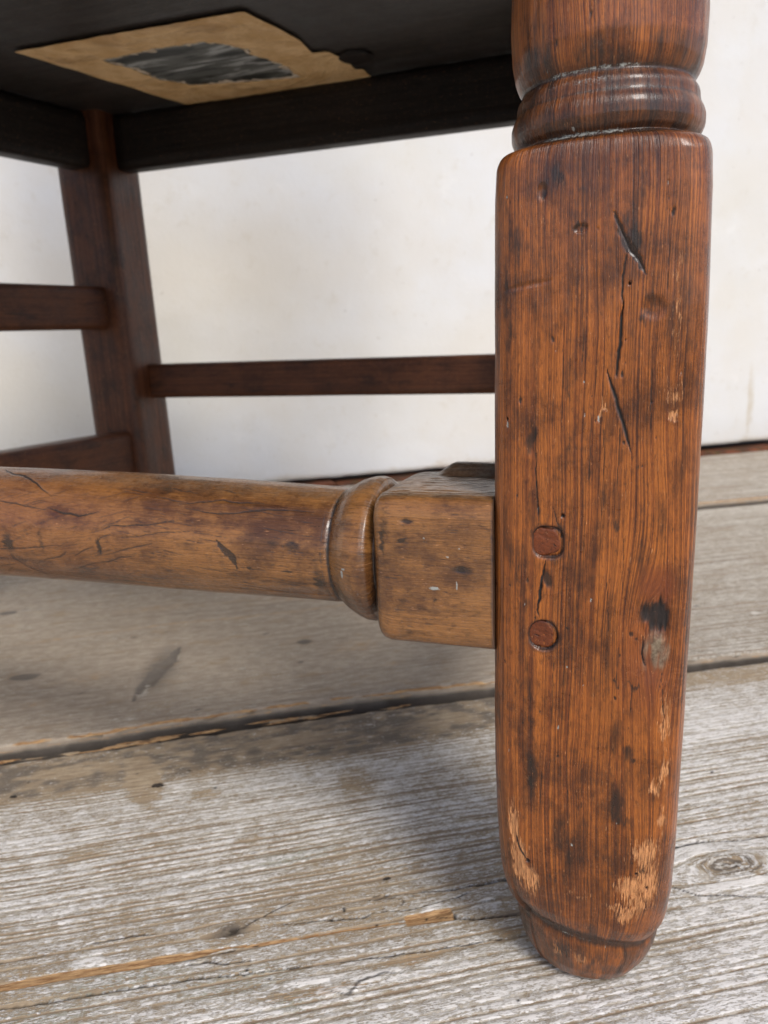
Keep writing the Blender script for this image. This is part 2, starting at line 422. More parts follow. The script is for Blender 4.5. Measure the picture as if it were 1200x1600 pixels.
    # flaking paint
    for (x, y, rx, ry, a) in ((36, 250, 20, 3.4, 4), (15, 256, 12, 2, 0), (97, 278, 8, 2.2, 0), (80, 283, 12, 1.6, 10), (-62, 288, 9, 5, 0), (180, 284, 30, 5, 0), (215, 262, 30, 4, 0)):
        k = ell(U, V, x, y, rx, ry, a, .4) * sm(n2, .35, .5); pa += .9 * k; H = H + .35 * k
    k = line(U, V, [(22, 250), (30, 246), (36, 250), (46, 252), (52, 250)], .6, jit=1.2, js=4); np.maximum(cr, k * .8, out=cr)
    # where the old paint is thick or gone
    pa += .42 * sm(V, 300, 330) * (1 - sm(V, 405, 425)) * (.75 + .5 * (n1 - .5)) * (1 - .5 * sm(U, 40, 120) * (1 - sm(U, 150, 200)))
    pa += .35 * (1 - sm(V, 245, 262)) + .25 * sm(U, 130, 190)
    pa -= .35 * sm(V, 262, 270) * (1 - sm(V, 296, 306)) * (1 - sm(U, 130, 180))
    # dark tide line along the joint
    sb = sm(V + 9 * (n1 - .5), 405 + 22 * sm(U, 100, 260), 424 + 22 * sm(U, 100, 260)); np.maximum(st, sb * (.62 + 1.1 * (n2 - .5)) * (1 - .45 * sm(U, 170, 260)), out=st)
    pa -= sb * .5
    k = ell(U, V, -54, 420, 9, 30, 12, .3) * .9; pa -= 1.3 * k; st -= .7 * k * sb
    for (x, y, rx, ry) in ((-90, 440, 22, 7), (30, 440, 26, 6), (120, 438, 20, 9), (-20, 395, 8, 5), (60, 385, 10, 14), (0, 350, 6, 4), (-75, 360, 12, 7)):
        k = ell(U, V, x, y, rx, ry, 0, .5); pa -= .8 * k; st -= .4 * k
    for (x, y, rx, ry) in ((-50, 273, 24, 5), (-10, 262, 20, 6), (20, 330, 18, 6), (-90, 262, 30, 6), (12, 247, 7, 4)):
        np.maximum(gn, .9 * ell(U, V, x, y, rx, ry, 0, .6), out=gn)
    # broken, splintery arris against the raised plank
    ee = sm(V + 3 * (n2 - .5), 458.5, 462.5) * (sm(n1, .42, .5) + .4)
    np.maximum(pl, ee * (1 - sm(U, 180, 260)) * 1.0 * sm(fbm(U / 40, V * 0, 45), .30, .5), out=pl); np.maximum(st, .6 * sm(V, 456, 461), out=st)
    H = H - 2.6 * sm(V + 5 * (fbm(U / 14, V / 9, 99) - .5), 459.5, 463) - .8 * ee
    # worm holes and pin holes
    r = random.Random(5)
    for i in range(26):
        x, y = r.uniform(-140, 260), r.uniform(225, 440); q = r.uniform(.35, .8)
        k = ell(U, V, x, y, q * 1.6, q, 0, .5); np.maximum(cr, k, out=cr)
    return H
def warp_b1(U, V):
    w = 6.5 * np.exp(-((U - 207) / 24) ** 2) * np.exp(-(np.abs(V - 273) / 16) ** 2) * np.tanh((V - 273) / 5) * -1
    w += 2.6 * np.exp(-((U + 10) / 14) ** 2) * np.exp(-(np.abs(V - 288.6) / 10) ** 2) * np.tanh((V - 288.6) / 3) * -1
    return w + .035 * U * sm(-V, -340, -260) * .6
def sp_b1(v):
    return float(np.interp(v, [200, 255, 262, 298, 306, 350, 400, 425, 466], [4.8, 4.4, 7.0, 7.0, 4.3, 3.2, 2.5, 2.0, 1.7]))
us1 = rng((-3000, -300, 300), (-300, -175, 5), (-175, 300, 1.15), (300, 420, 5), (420, 3000, 300))
vs1 = rng((60, 180, 6), (180, 330, .5), (330, EA - 3, .62), (EA - 3, EA, .5))
plank("floor_plank", us1, vs1, 60, EA, 0, sp_b1, lambda v: np.interp(v, [200, 300, 420, 466], [1.0, .85, .5, .3]), m_b1, 11, None, edge_a, marks_b1, warp_b1)

# loose splinters torn from the arris, still lying in the joint
rs = random.Random(14)
near = bpy.data.objects["floor_plank"]
for i in range(26):
    u = rs.uniform(-150, 165) if i % 3 else rs.uniform(-150, -20)
    L = rs.uniform(6, 26); wd = rs.uniform(.6, 1.7); n = 9; V = []; tw = rs.uniform(-.07, .07)
    v0 = EA + float(edge_a(np.array([u]))[0]) - rs.uniform(.5, 5.)
    for k in range(n):
        t = k / (n - 1); q = max(.08, math.sin(math.pi * t ** rs.uniform(.7, 1.3))) * rs.uniform(.7, 1.15)
        for a in range(5):
            an = a * 2 * math.pi / 5; x = (t - .5) * L; y = wd * q * math.cos(an) + tw * x + .15 * math.sin(t * 9 + i); z = .55 * wd * q * math.sin(an) - .9 + .35 * wd
            V.append((UD * (u + x) + VD * (v0 + y)) * 1e-3 + np.array([0, 0, z * 1e-3]))
    m = np.zeros((len(V), 3)); m[:, 1] = rs.choice([1, 1, .55, .4]); m[:, 0] = rs.choice([0, 0, .7]); z2 = np.zeros((len(V), 3)); z2[:, 1] = -.8
    mesh_np("splinter", V, grid_faces(n, 5, True), m_b1, near, {"gc": np.array([v[1] for v in V]) * 1000 + i * 7, "al": np.array([v[0] for v in V]) * 1000, "m1": m, "m2": z2}, False)

def marks_b2(U, V, H, m1, m2):
    st, pl, cr = m1[..., 0], m1[..., 1], m1[..., 2]; gv, pa, gn = m2[..., 0], m2[..., 1], m2[..., 2]
    n1 = fbm(U / 26, V / 9, 41); n2 = fbm(U / 8, V / 3, 42)
    pl_e = (1 - sm(V + 1.6 * (n2 - .5), EA + 4.2, EA + 5.4)) * sm(n1 + .10, .36, .5)
    np.maximum(pl, .85 * (1 - .75 * sm(U, 175, 215)) * pl_e * sm(fbm(U / 60, V * 0, 44), .25, .42), out=pl)
    st += .5 * sm(V + 4 * (n2 - .5), 863, 866)
    H = H - 1.0 * (1 - sm(V + 3 * (n1 - .5), EA + 4, EA + 7)) * sm(n2, .45, .6)
    k = ell(U, V, -52, 562, 13, 42, -8, .9); np.maximum(st, .62 * k, out=st); H = H - .8 * k
    k = line(U, V, [(-40, 600), (-44, 575), (-52, 560), (-62, 528), (-66, 512)], 4.5); st += .7 * k; H = H - 1.2 * k
    k = line(U, V, [(-58, 538), (-64, 515)], 3.0, jit=3); pa += 1.5 * k; st -= 1.0 * k
    k = line(U, V, [(-38, 588), (-43, 566)], 1.6, jit=2); pa += 1.0 * k; st -= .6 * k
    for (x, y, q) in ((54.3, 579.8, 4), (-191.6, 730, 6), (26.9, 607, 2.4)):
        np.maximum(st, 1.0 * ell(U, V, x, y, q * 1.3, q, 0, .5), out=st)
    k = ell(U, V, -146, 575, 11, 6, 0, .4); st += .8 * k; pl += .3 * k
    for (x, y, rx, ry) in ((-101, 560, 20, 14), (-130, 525, 16, 8), (90, 560, 26, 20), (110, 520, 14, 7), (-60, 700, 60, 12), (60, 690, 50, 14)):
        np.maximum(pl, .38 * ell(U, V, x, y, rx, ry, 0, .7), out=pl)
    k = line(U, V, [(-200, 640), (-60, 655), (60, 652), (200, 668), (330, 660)], 3.5, jit=2, js=40); pl += .45 * k
    pa += .75 * sm(U, 190, 280) + .3 * sm(V, 780, 850)
    st += .12 * (1 - sm(V, 600, 760)) * (1 - sm(U, 150, 230))
    r = random.Random(8)
    for i in range(40):
        x, y = r.uniform(-250, 500), r.uniform(480, 850); q = r.uniform(.8, 1.9)
        k = ell(U, V, x, y, q * 1.8, q, 0, .5)
        if i % 2: pa += 1.5 * k
        else: np.maximum(st, k, out=st)
    return H
us2 = rng((-3000, -450, 300), (-450, -260, 8), (-260, 480, 2.2), (480, 800, 8), (800, 3000, 300))
vs2 = rng((EA + 3, EA + 14, .6), (EA + 14, 640, 1.2), (640, 864, 1.8), (864, 868, .8))
def edge_b0(u): return edge_a(u) + 1.2 + 1.8 * sm(-u, -260, 40) + .8 * (fbm(u / 16, u * 0, 12) - .5)
plank("floor_plank", us2, vs2, EA + 3, 868, 6, lambda v: 3.4, lambda v: v * 0 + .28, m_b2, 21, edge_b0, None, marks_b2)
def marks_b3(U, V, H, m1, m2):
    n2 = fbm(U / 14, V / 5, 62)
    m2[..., 1] += .55
    np.maximum(m1[..., 1], .62 * (1 - sm(V + 3 * (n2 - .5), 873.6, 875.5)), out=m1[..., 1])
    k = ell(U, V, 870, 1010, 40, 14); m1[..., 1] += .45 * k
    return H
us3 = rng((-3000, -900, 300), (-900, -400, 20), (-400, 1200, 4), (1200, 1500, 30), (1500, 3000, 300))
plank("floor_plank", us3, rng((872, 900, 1.5), (900, 1180, 4)), 872, 1180, 13, lambda v: 5., lambda v: v * 0 + .35, m_b2, 31, None, lambda u: .04 * (u - 400), marks_b3)
# planks under and behind the camera, so the floor does not end at the frame
usb = rng((-3000, 3000, 120))
for i, v0 in enumerate((-345, -750, -1155, -1560)):
    plank("floor_plank", usb, rng((v0, v0 + 401, 8)), v0, v0 + 401, 0, lambda v: 12., lambda v: v * 0 + .4, m_b1, 50 + i)
pl_objs = [o for o in COL.objects if o.name.startswith("floor_plank")]
floor = link(bpy.data.objects.new("floor", None)); tag(floor, kind='structure')
for o in pl_objs: o.parent = floor

g = G("bare_earth"); P = g.obj()
m_gnd = g.fin(g.mix(g.st(g.noise(P, 14, 6, .7), .35, .65), (.045, .032, .022), (.11, .085, .055)), .95, g.bump(g.noise(P, 60, 4), .004, .6), .2)
s = 150
mesh_np("ground", [(-s, -s, -.034), (s, -s, -.034), (s, s, -.034), (-s, s, -.034)], [(0, 1, 2, 3)], m_gnd, None, None, False)['kind'] = 'structure'

# white painted wall whose lower edge hangs clear of the floor
g = G("white_painted_render"); P = g.obj(); st_, glow_, cr_ = g.rgb("m1")
n = g.noise(P, 5, 5, .6); n2 = g.noise(P, 42, 5, .65); n3 = g.noise(P, 240, 3, .6)
c = g.mix(g.st(n, .36, .66), (.68, .665, .625), (.70, .71, .71))
c = g.mix(g.mul(g.st(n2, .56, .72), .30), c, (.56, .52, .44)); c = g.mix(g.mul(g.st(g.noise(P, 2.6, 3, .5), .50, .66), .22), c, (.62, .58, .46)); c = g.mix(g.mul(g.st(g.noise(P, 17, 6, .7), .60, .68), .25), c, (.80, .80, .78))  # middle mix: broad yellow tint standing in for warm glow
c = g.mix(g.mul(g.st(g.noise(P, 95, 3, .5), .72, .76), .45), c, (.40, .37, .33))
c = g.mix(g.mul(g.st(g.add(st_, g.ma(n2, .8, -.4)), .2, .8), .6), c, (.50, .42, .29))
c = g.mix(g.mul(glow_, .38), c, (.60, .52, .36))  # warm bounced light painted into the wall colour as a yellow tint
c = g.mix(cr_, c, (.25, .23, .20))
m_wall = g.fin(c, .55, g.bump(g.ma(n3, .35, g.ma(n2, .8, g.mul(n, 1.5))), .0011, .6), .35)
g = G("damp_brick"); P = g.obj()
n = g.noise(P, 22, 4, .6); n2 = g.noise(P, 60, 4, .6)
c = g.mix(g.st(n, .35, .65), (.055, .03, .016), (.19, .06, .026))
c = g.mix(g.mul(g.st(n2, .52, .64), .7), c, (.05, .065, .02))
m_brick = g.fin(c, .9, g.bump(n2, .003, .7), .3)
def wallpt(u, v, z): return (UD * u + VD * v) * 1e-3 + np.array([0, 0, z * 1e-3])
# wall line in the floor frame: a touch off parallel
def wv(u): return 1211 + .055 * (u - 65)
us = rng((-4000, -900, 300), (-900, 1500, 8), (1500, 4000, 300)); zs = rng((20, 650, 6), (650, 2600, 150))
Uw, Zw = np.meshgrid(us, zs)
wob = 1.6 * (fbm(Uw / 120, Zw / 90, 5) - .5) * 2 + .5 * (fbm(Uw / 25, Zw / 25, 6) - .5)
zed = Zw.copy(); zed[0] += 1.5 * (fbm(us / 30, us * 0, 9) - .5) * 2
m1w = np.zeros(Uw.shape + (3,))
for (x, rx, z, rz) in ((935, 6, 95, 70), (905, 3, 60, 30), (760, 10, 40, 20)):
    m1w[..., 0] = np.maximum(m1w[..., 0], .75 * ell(Uw, Zw, x, z, rx, rz, 0, .5))
m1w[..., 0] = np.maximum(m1w[..., 0], .55 * (1 - sm(Zw + 30 * (fbm(Uw / 60, Zw / 60, 3) - .5), 20, 38)))
for (x, z, rx, rz, a) in ((0, 290, 190, 150, .9), (230, 170, 190, 90, .6), (-210, 150, 120, 90, .6)):  # soft ellipses where the warm glow is painted on the wall
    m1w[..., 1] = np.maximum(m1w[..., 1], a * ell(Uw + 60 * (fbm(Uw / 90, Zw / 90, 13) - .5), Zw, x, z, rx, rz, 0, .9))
Pw = UD * Uw[..., None] * 1e-3 + VD * (wv(Uw) + wob)[..., None] * 1e-3; Pw[..., 2] = zed * 1e-3
lo = Pw[:1] + VD * .004; lo[..., 2] -= .0012; lo2 = lo + VD * .06; hi2 = lo2.copy(); hi2[..., 2] = 2.6; hi1 = Pw[-1:]
Pall = np.concatenate([hi2, lo2, lo, Pw, hi1 * 1 + VD * .06 * 0]); Pall[-1] = hi2[0]
nr, nc = Pall.shape[:2]
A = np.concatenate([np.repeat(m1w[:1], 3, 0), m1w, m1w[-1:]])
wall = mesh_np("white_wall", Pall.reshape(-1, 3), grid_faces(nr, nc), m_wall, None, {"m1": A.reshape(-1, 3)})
tag(wall, "white painted wall behind the chair with its lower edge clear of the floorboards", "wall")
# damp bricks showing in the slot under the wall
foot = link(bpy.data.objects.new("brick_footing", None)); foot.location = tuple(wallpt(500, 1252, -30)); foot.rotation_euler.z = TH + math.atan(.055)
tag(foot, "damp brown brick footing with moss in the dark slot under the white wall", "footing")
def rbox(name, sx, sy, sz, mat, parent, bev=.003, seed=0, jit=.001):
    """box with chamfered, slightly uneven edges, centred on x/y, standing on z=0"""
    import bmesh
    bm = bmesh.new(); bmesh.ops.create_cube(bm, size=1)
    r = random.Random(seed)
    for v in bm.verts: v.co = Vector((v.co.x * sx + r.uniform(-jit, jit), v.co.y * sy + r.uniform(-jit, jit), (v.co.z + .5) * sz + r.uniform(-jit, jit)))
    bmesh.ops.bevel(bm, geom=list(bm.edges), offset=bev, segments=2, affect='EDGES', profile=.6)
    me = bpy.data.meshes.new(name); bm.to_mesh(me); bm.free(); me.materials.append(mat)
    for p in me.polygons: p.use_smooth = True
    return link(bpy.data.objects.new(name, me), parent)
bk = rbox("brick", .212, .085, .042, m_brick, foot, .004, 3, .002)
bk.location = (-.645, 0, 0)
for i in range(1, 12):
    o = bk.copy(); COL.objects.link(o); o.parent = foot
    o.location = (-.645 + i * .214, random.uniform(-.003, .003), random.uniform(-.002, .002)); o.rotation_euler.z = random.uniform(-.015, .015)
    o.rotation_euler.y = 0 if i % 2 else math.pi * 0

# ------------------------------------------------------------------ the chair
chair = link(bpy.data.objects.new("wooden_chair", None))
chair.location = (.071, .265, 0); chair.rotation_euler.z = R(-20)
tag(chair, "old brown wooden chair with turned front leg and stretcher, torn paper label under seat", "chair")
LP = {'N': (0, 0), 'L': (-.552, 0), 'B': (-.488, .402), 'R': (-.064, .402)}

def around(dens):
    """parameter t round a square section; 4 faces front,right,back,left with given sample counts; returns angle and arc coordinate"""
    ang, arc = [], []
    for f in range(4):
        n = dens[f]
        t = (np.arange(n) / n) * 2 - 1
        ang += list(f * math.pi / 2 + np.arctan(t)); arc += list(62 * f + 31 * t)
    return np.array(ang), np.array(arc)
LEGP = np.array([  # z, half x, half y, exponent, centre x
    (0, 14.5, 14, 2, 0), (.6, 17, 16, 2, 0), (3, 20.3, 18.8, 2, 0), (8, 23.3, 21.4, 2, 0), (14, 25.2, 23.2, 2.05, .2), (19, 26, 24.2, 2.1, .3), (22, 26.2, 24.5, 2.15, .3),
    (23.4, 25.7, 24.0, 2.2, .3), (25.6, 25.9, 24.2, 2.3, .3), (28.2, 27.3, 25.5, 2.6, .3), (33, 28.9, 27.0, 3.1, .3), (44, 30.0, 28.0, 4.2, .3), (65, 30.6, 28.4, 5.6, .2), (90, 30.9, 28.5, 7.0, .3), (130, 31, 28.5, 7.5, 1.0),
    (180, 31.2, 28.7, 7.5, 1.6), (240, 31, 28.6, 7.5, 2.0), (272, 30.7, 28.5, 7, 1.9), (281, 30.3, 28.2, 6.5, 1.8), (283.6, 29.7, 27.8, 5.5, 1.8), (285.2, 28.9, 27.4, 4.2, 1.8), (286.2, 27.6, 26.6, 3, 1.8),
    (286.9, 25.8, 25.6, 2.1, 1.8), (287.6, 26.0, 25.9, 2, 1.8), (288.6, 27.4, 27.4, 2, 1.8), (291, 28.5, 28.4, 2, 1.8), (294, 28.6, 28.5, 2, 1.8), (296, 28.0, 27.9, 2, 1.8), (297.3, 27.2, 27.1, 2, 1.8), (298.6, 26.9, 26.8, 2, 1.8), (300.5, 26.8, 26.7, 2, 1.8), (302, 26.1, 26.0, 2, 1.8), (303.0, 25.2, 25.1, 2, 1.8), (304.0, 25.2, 25.1, 2, 1.8), (305.2, 26.2, 26.1, 2, 1.8), (308, 27.3, 27.2, 2, 1.8), (313, 28.1, 28.0, 2, 1.8), (322, 28.4, 28.3, 2, 1.6),
    (333, 27.9, 27.8, 2, 1.5), (343, 26.3, 26.2, 2, 1), (352, 24, 24, 2, 1), (358, 22.8, 22.8, 2, 1), (361, 24.5, 24.5, 2, .5), (366, 26, 26, 2, 0), (371, 25, 25, 2, 0), (373, 24, 24, 2.2, 0), (375, 28, 26, 4, 0), (378, 30.5, 28.2, 5.6, 0), (440, 31, 28.5, 5.6, 0)], float)

def leg_front(parent, at, dens, zstep, detail=True, z0=0., mirror=False, name="front_leg"):
    ang, arc = around(dens)
    zs = [0.]
    pz = LEGP[:, 0]
    while zs[-1] < 440:
        z = zs[-1]
        fine = (z < 3) or (282 < z < 307) or (370 < z < 379) or (18 < z < 31)
        st = zstep * (.55 if fine else 1) if z < 345 else zstep * 5
        if detail is False and fine: st = min(st, .7)
        zs.append(z + st)
    zs[-1] = 440; zs = np.array(zs)
    def ip(z, k): return sum(np.interp(np.maximum(z + e, 0), pz, LEGP[:, k]) for e in (-.7, -.35, 0, .35, .7)) / 5
    prof = [ip(zs, k) for k in range(1, 5)]
    AN, Z = np.meshgrid(ang, zs); U, _ = np.meshgrid(arc, zs)
    hx, hy, ex, cx = [p[:, None] for p in prof]
    s, c = np.sin(AN), np.cos(AN)
    # tilt of the worn foot groove: it runs lower on the left
    tilt = np.exp(-((Z - 25) / 16) ** 2) * (U / 31) * np.clip(2 - np.abs(U) / 31, 0, 1) * 3.6
    if detail:
        hx = ip(Z + tilt, 1); hy = ip(Z + tilt, 2); ex = ip(Z + tilt, 3)
    r = (np.abs(s / hx) ** ex + np.abs(c / hy) ** ex) ** (-1 / ex)
    nx = np.sign(s) * np.abs(s * r / hx) ** (ex - 1) / hx; ny = -np.sign(c) * np.abs(c * r / hy) ** (ex - 1) / hy
    nl = np.hypot(nx, ny); nx /= nl; ny /= nl
    H = .9 * (fbm(U / 26 + 3, Z / 60, 71) - .5) + .28 * (fbm(U / 5, Z / 22, 72) - .5) + .10 * (fbm(U / 1.3, Z / 14, 73) - .5)
    m1 = np.zeros(U.shape + (3,)); m2 = np.zeros(U.shape + (3,)); gc = U + 2.0 * (fbm(U / 25, Z / 110, 74) - .5)
    st, pl, cr = m1[..., 0], m1[..., 1], m1[..., 2]; ch, rd, bk = m2[..., 0], m2[..., 1], m2[..., 2]
    n2 = fbm(U / 3, Z / 7, 75); n1 = fbm(U / 12, Z / 22, 76)
    UJ = U + 2.6 * (fbm(U / 2.2, Z / 4, 91) - .5) * 2 * .8; ZJ = Z + 7 * (fbm(U / .9, Z / 9, 92) - .5) + 3 * (fbm(U / 3, Z / 3, 93) - .5)
    rag = .55 + .9 * fbm(U / .8, Z / 5, 94)
    # dirt in every turned groove
    for zz, ww, a in ((286.9, 1.1, 1), (297.8, .9, .8), (303.6, 1.2, 1), (25.2, 3.3, 1.0), (372.5, 1.5, .8), (358, 3, .5)):
        e = np.exp(-((Z + (tilt if detail else 0) - zz) / ww) ** 2)
        np.maximum(st, e * a, out=st)
    np.maximum(st, .60 * sm(Z, 285, 288) * (1 - sm(Z, 304, 312)), out=st); np.maximum(st, .62 * sm(Z, 303, 306) * (1 - sm(Z, 309, 317)) * sm(n1, .2, .5), out=st)
    np.maximum(st, .55 * np.exp(-((Z - 310) / 4.5) ** 2) * sm(n1, .3, .6), out=st)
    np.maximum(st, .62 * (1 - sm(Z, 18, 27)) * sm(n2, .12, .5), out=st)
    np.maximum(st, .32 * (1 - sm(Z, 34, 75)) * sm(n1, .3, .65), out=st)
    if detail:
        U = U + cx; UJ = UJ + cx
        def crack(pts, w, dep, jit=.3, js=4, dark=1., w2=None):
            nonlocal H
            m = line(U, Z, pts, w * .68, w2, jit=jit * 1.6, js=js * .8); np.maximum(cr, sm(m, .15, .95) * dark * (.5 + .6 * rag), out=cr); H = H - dep * .6 * m
        # chalk in the turned grooves
        for zz, ww, x0, x1, a in ((287.2, .8, -18, 9, .70), (303.9, .8, -16, 14, .66), (300.5, 2.0, -14, 6, .46), (292, 3, -12, 10, .28), (309, 3, -3, 2, .34), (24.0, .6, -6, 4, .55), (23.6, .5, -4, 12, .3)):
            np.maximum(ch, a * np.exp(-((Z + tilt - zz) / ww) ** 2) * sm(U, x0 - 5, x0) * (1 - sm(U, x1, x1 + 5)) * (.45 + 1.1 * fbm(U / 1.6, Z / 1.2, 97)), out=ch)
        # long diagonal gouge near the top with its dirty flat
        m = line(U, Z, [(7, 265.5), (10.5, 257.7), (14, 253.2), (16.9, 248.2)], 1.05, jit=.8, js=2.5); H = H - .22 * m; np.maximum(st, 1.05 * sm(m, .1, .7) * rag, out=st); m = line(U, Z, [(7.6, 264), (11, 257), (14.4, 252.6), (16.5, 249)], .3, jit=.5); np.maximum(cr, .7 * sm(m, .2, .8), out=cr); H = H - .3 * m
        np.maximum(st, .75 * rag * ell(UJ, ZJ, 13, 258.7, 2.2, 6, 12), out=st)
        crack([(11.1, 255.1), (10.4, 246.5), (10.2, 236.8)], .55, .6); crack([(10.4, 241), (10, 230), (9.0, 219.7)], .95, .9)
        crack([(6.0, 222.5), (8.4, 215.6), (10.9, 208.5), (12.8, 202.9), (14.2, 198.1)], .85, .8)
        crack([(-16.3, 199), (-16.0, 184.7), (-15.4, 178.6), (-15.2, 174.5)], .42, .7); crack([(-10.6, 181), (-9, 176), (-7.6, 173)], .3, .4)
        crack([(-12.6, 163.6), (-13.8, 156.8), (-15.0, 151.4), (-15.4, 143.2)], .75, .9, .5)
        m = ell(U, Z, -12.2, 157, 1.4, 3.0, 20); np.maximum(st, .9 * m, out=st); H = H - .4 * m
        for q in ([(-7.5, 235), (-7.8, 205)], [(-16.2, 222), (-16.4, 196)], [(5.5, 205), (6, 180)], [(-1, 240), (-1.4, 224)], [(1.5, 215), (1.2, 186)], [(10.5, 205), (10.0, 182)], [(-10, 130), (-10.5, 104)], [(12.5, 172), (12.8, 150)],
                  [(7.5, 160), (8.4, 140)], [(-18, 125), (-18.6, 104)], [(0, 100), (.5, 78)], [(-14, 92), (-14.4, 72)], [(19.5, 225), (20, 196)], [(17, 128), (16, 108)], [(23, 268), (23.5, 240)], [(-19, 276), (-19.6, 262)], [(-9.5, 282), (-9.8, 270)],
                  [(12, 136), (11, 118)], [(3, 60), (3.4, 44)]):
            crack(q, .22, .3, .25, 6, .8)
        # knot with lifted bark below it
        m = ell(UJ, ZJ, 23.6, 147, 5.4, 5.4, 0, .6); np.maximum(st, 1.1 * m * rag, out=st); H = H - 1.2 * m; np.maximum(ch, .12 * m, out=ch); np.maximum(cr, .85 * sm(m * rag, .45, 1.0), out=cr)
        np.maximum(rd, .75 * ell(U, Z, 24, 156, 6.5, 7, 0, .6), out=rd); np.maximum(rd, .55 * ell(U, Z, 22, 132, 9, 18, 0, .7), out=rd)
        m = ell(UJ, ZJ, 24.2, 135.5, 4.3, 4.8, 0, .6); np.maximum(bk, 1. * m * sm(n2, .2, .45), out=bk); H = H + .5 * m * n2 - .5 * ell(U, Z, 24, 135, 7, 9, 0, .4)
        crack([(19.6, 140), (19.6, 134), (20.8, 130)], .5, .8); crack([(27, 128), (28, 118), (27.4, 108)], .3, .4, 1., 5)
        gauss = np.exp(-((Z - 142) / 20) ** 2) * np.exp(-((U - 24) / 11) ** 2)
        gc = gc + 6.0 * gauss * np.tanh((25 - U) / 4.5)
        gc = gc + .9 * np.sin(Z / 17 + 1) * sm(U, 8, 22)
        H = H - 1.6 * np.exp(-((Z - 140) / 16) ** 2) * np.exp(-((U - 27) / 9) ** 2)
        # stains
        for (x, z, rx, rz, a) in ((-2.6, 261.8, 1.9, 1.1, 1.), (-17.6, 241, 3, 2, .5), (-17.8, 200.8, 1.5, 4.2, .95), (19.5, 240.8, 2.6, 2.2, .9), (17.4, 236.4, 2, 1.2, .9), (-10, 277, 1.2, 2.6, .9), (-14.5, 272.5, 1.4, 2.2, .95), (-3.2, 273, 1, 1, .7),
                                  (-23, 259, 5, 3.5, .7), (-22, 248, 5, 2.6, .6), (-26.5, 235, 4, 22, .55), (-5.3, 217, 3.5, 14, .5), (-6.7, 204, 4, 10, .5), (16, 192, 1.2, 1, 1.), (10, 175.8, 1.0, 1.7, 1.), (14, 192, 3, 4, .5), (21.8, 195, 1, .8, .9),
                                  (-17.2, 87.6, 1.4, 9, .8), (-17.2, 106.5, 1.5, 7, .6), (-5.3, 68, 9, 14, .5), (16.6, 100, 2.2, 2.6, .85), (12, 80.8, 3.5, 5, .7), (14, 76, 3.4, 1.4, .8), (12.4, 108, 1.8, 5, .5), (4.2, 176, 2, 3, .4), (-7.2, 88, 4, 12, .45),
                                  (-9.5, 50, 5, 1.8, .6), (22.5, 57, 1.2, 3.2, .9), (10, 62, 5, 7, .5), (-24, 150, 4, 25, .3), (-19, 145, 3, 5, .5), (1.5, 143, 2, 2, .4), (-3, 128, 5, 9, .4), (5, 188, 6, 4, .3), (-20, 115, 5, 8, .3), (17.4, 124, 2.2, .8, .9), (11.8, 124, .8, .8, 1)):
            np.maximum(st, a * .80 * rag * ell(UJ, ZJ, x, z, rx * 1.1, rz * 1.15, 0, .75), out=st)
        H = H - .5 * ell(U, Z, -2.6, 261.8, 1.9, 1.1, 8, .3) - .6 * ell(U, Z, 19.5, 239, 3, 2.6) - .4 * ell(U, Z, -17.8, 200.8, 1.4, 4) - .5 * ell(U, Z, -14.5, 272.5, 1.3, 2)
        H = H - .35 * ell(U, Z, -20, 247, 7, .7, 7) ; np.maximum(ch, .22 * ell(U, Z, -21, 247.2, 6, .8, 7), out=ch)
        # varnish worn through to bare wood
        for (x, z, rx, rz, a) in ((-25.5, 66, 2.6, 9, .75), (-24, 52, 4.5, 9, .75), (-19.5, 46.5, 4, 5.5, .75), (24, 64, 5, 6, .72), (26.5, 52, 5, 8, .72), (18.5, 50.5, 5, 4.5, .75), (22, 44, 5, 6, .6), (14.5, 41.5, 4, 1.2, .6), (18.2, 38.6, 3.6, 3.0, .8), (29.5, 94.5, 2, 4, .7), (26.8, 89, 2.6, 2.2, .7),
                                  (5.0, 211.5, .8, 1.5, 1.), (6.3, 211.2, .5, 1.2, .9), (26.4, 208, 1.5, 1.5, .8), (29, 112, 2, 9, .55), (27, 215, 3, 5, .35), (-1, 44, 6, 1.2, .45), (0, 14, 3, 2, .5), (-11, 16, 2, 5, .45), (26.8, 240, 1.6, 14, .35), (-12, 18, 1.2, 3, .5), (30, 76, 2, 6, .5)):
            np.maximum(pl, a * 1.05 * ell(UJ, ZJ, x, z, rx, rz, 0, .7), out=pl)
        H = H - .25 * sm(pl, .4, .7)
        # worm holes
        for (x, z, q) in ((-19.6, 53.8, .85), (25.8, 50.5, .6), (-7.2, 177.7, .6), (-27, 207.6, .5), (20.7, 56, .5), (12.3, 246, .4)):
            m = ell(U, Z, x, z, q, q * 1.1, 0, .35); np.maximum(cr, m, out=cr); H = H - .9 * m
        m = line(U, Z, [(-24.6, 64), (-23, 58), (-20, 54)], .5, jit=.3); np.maximum(cr, sm(m, .2, .7), out=cr)
        rn = random.Random(12)
        for i in range(70):
            x, z = rn.uniform(-29, 30), rn.uniform(5, 330); q = rn.uniform(.2, .5)
            m = ell(U * .6 + UJ * .4, Z * .8 + ZJ * .2, x, z, q, q * rn.uniform(1, 2.6), 0, .6)
            if i % 3 == 0: np.maximum(ch, .9 * m, out=ch)
            else: np.maximum(st, m, out=st)
            H = H - .25 * m
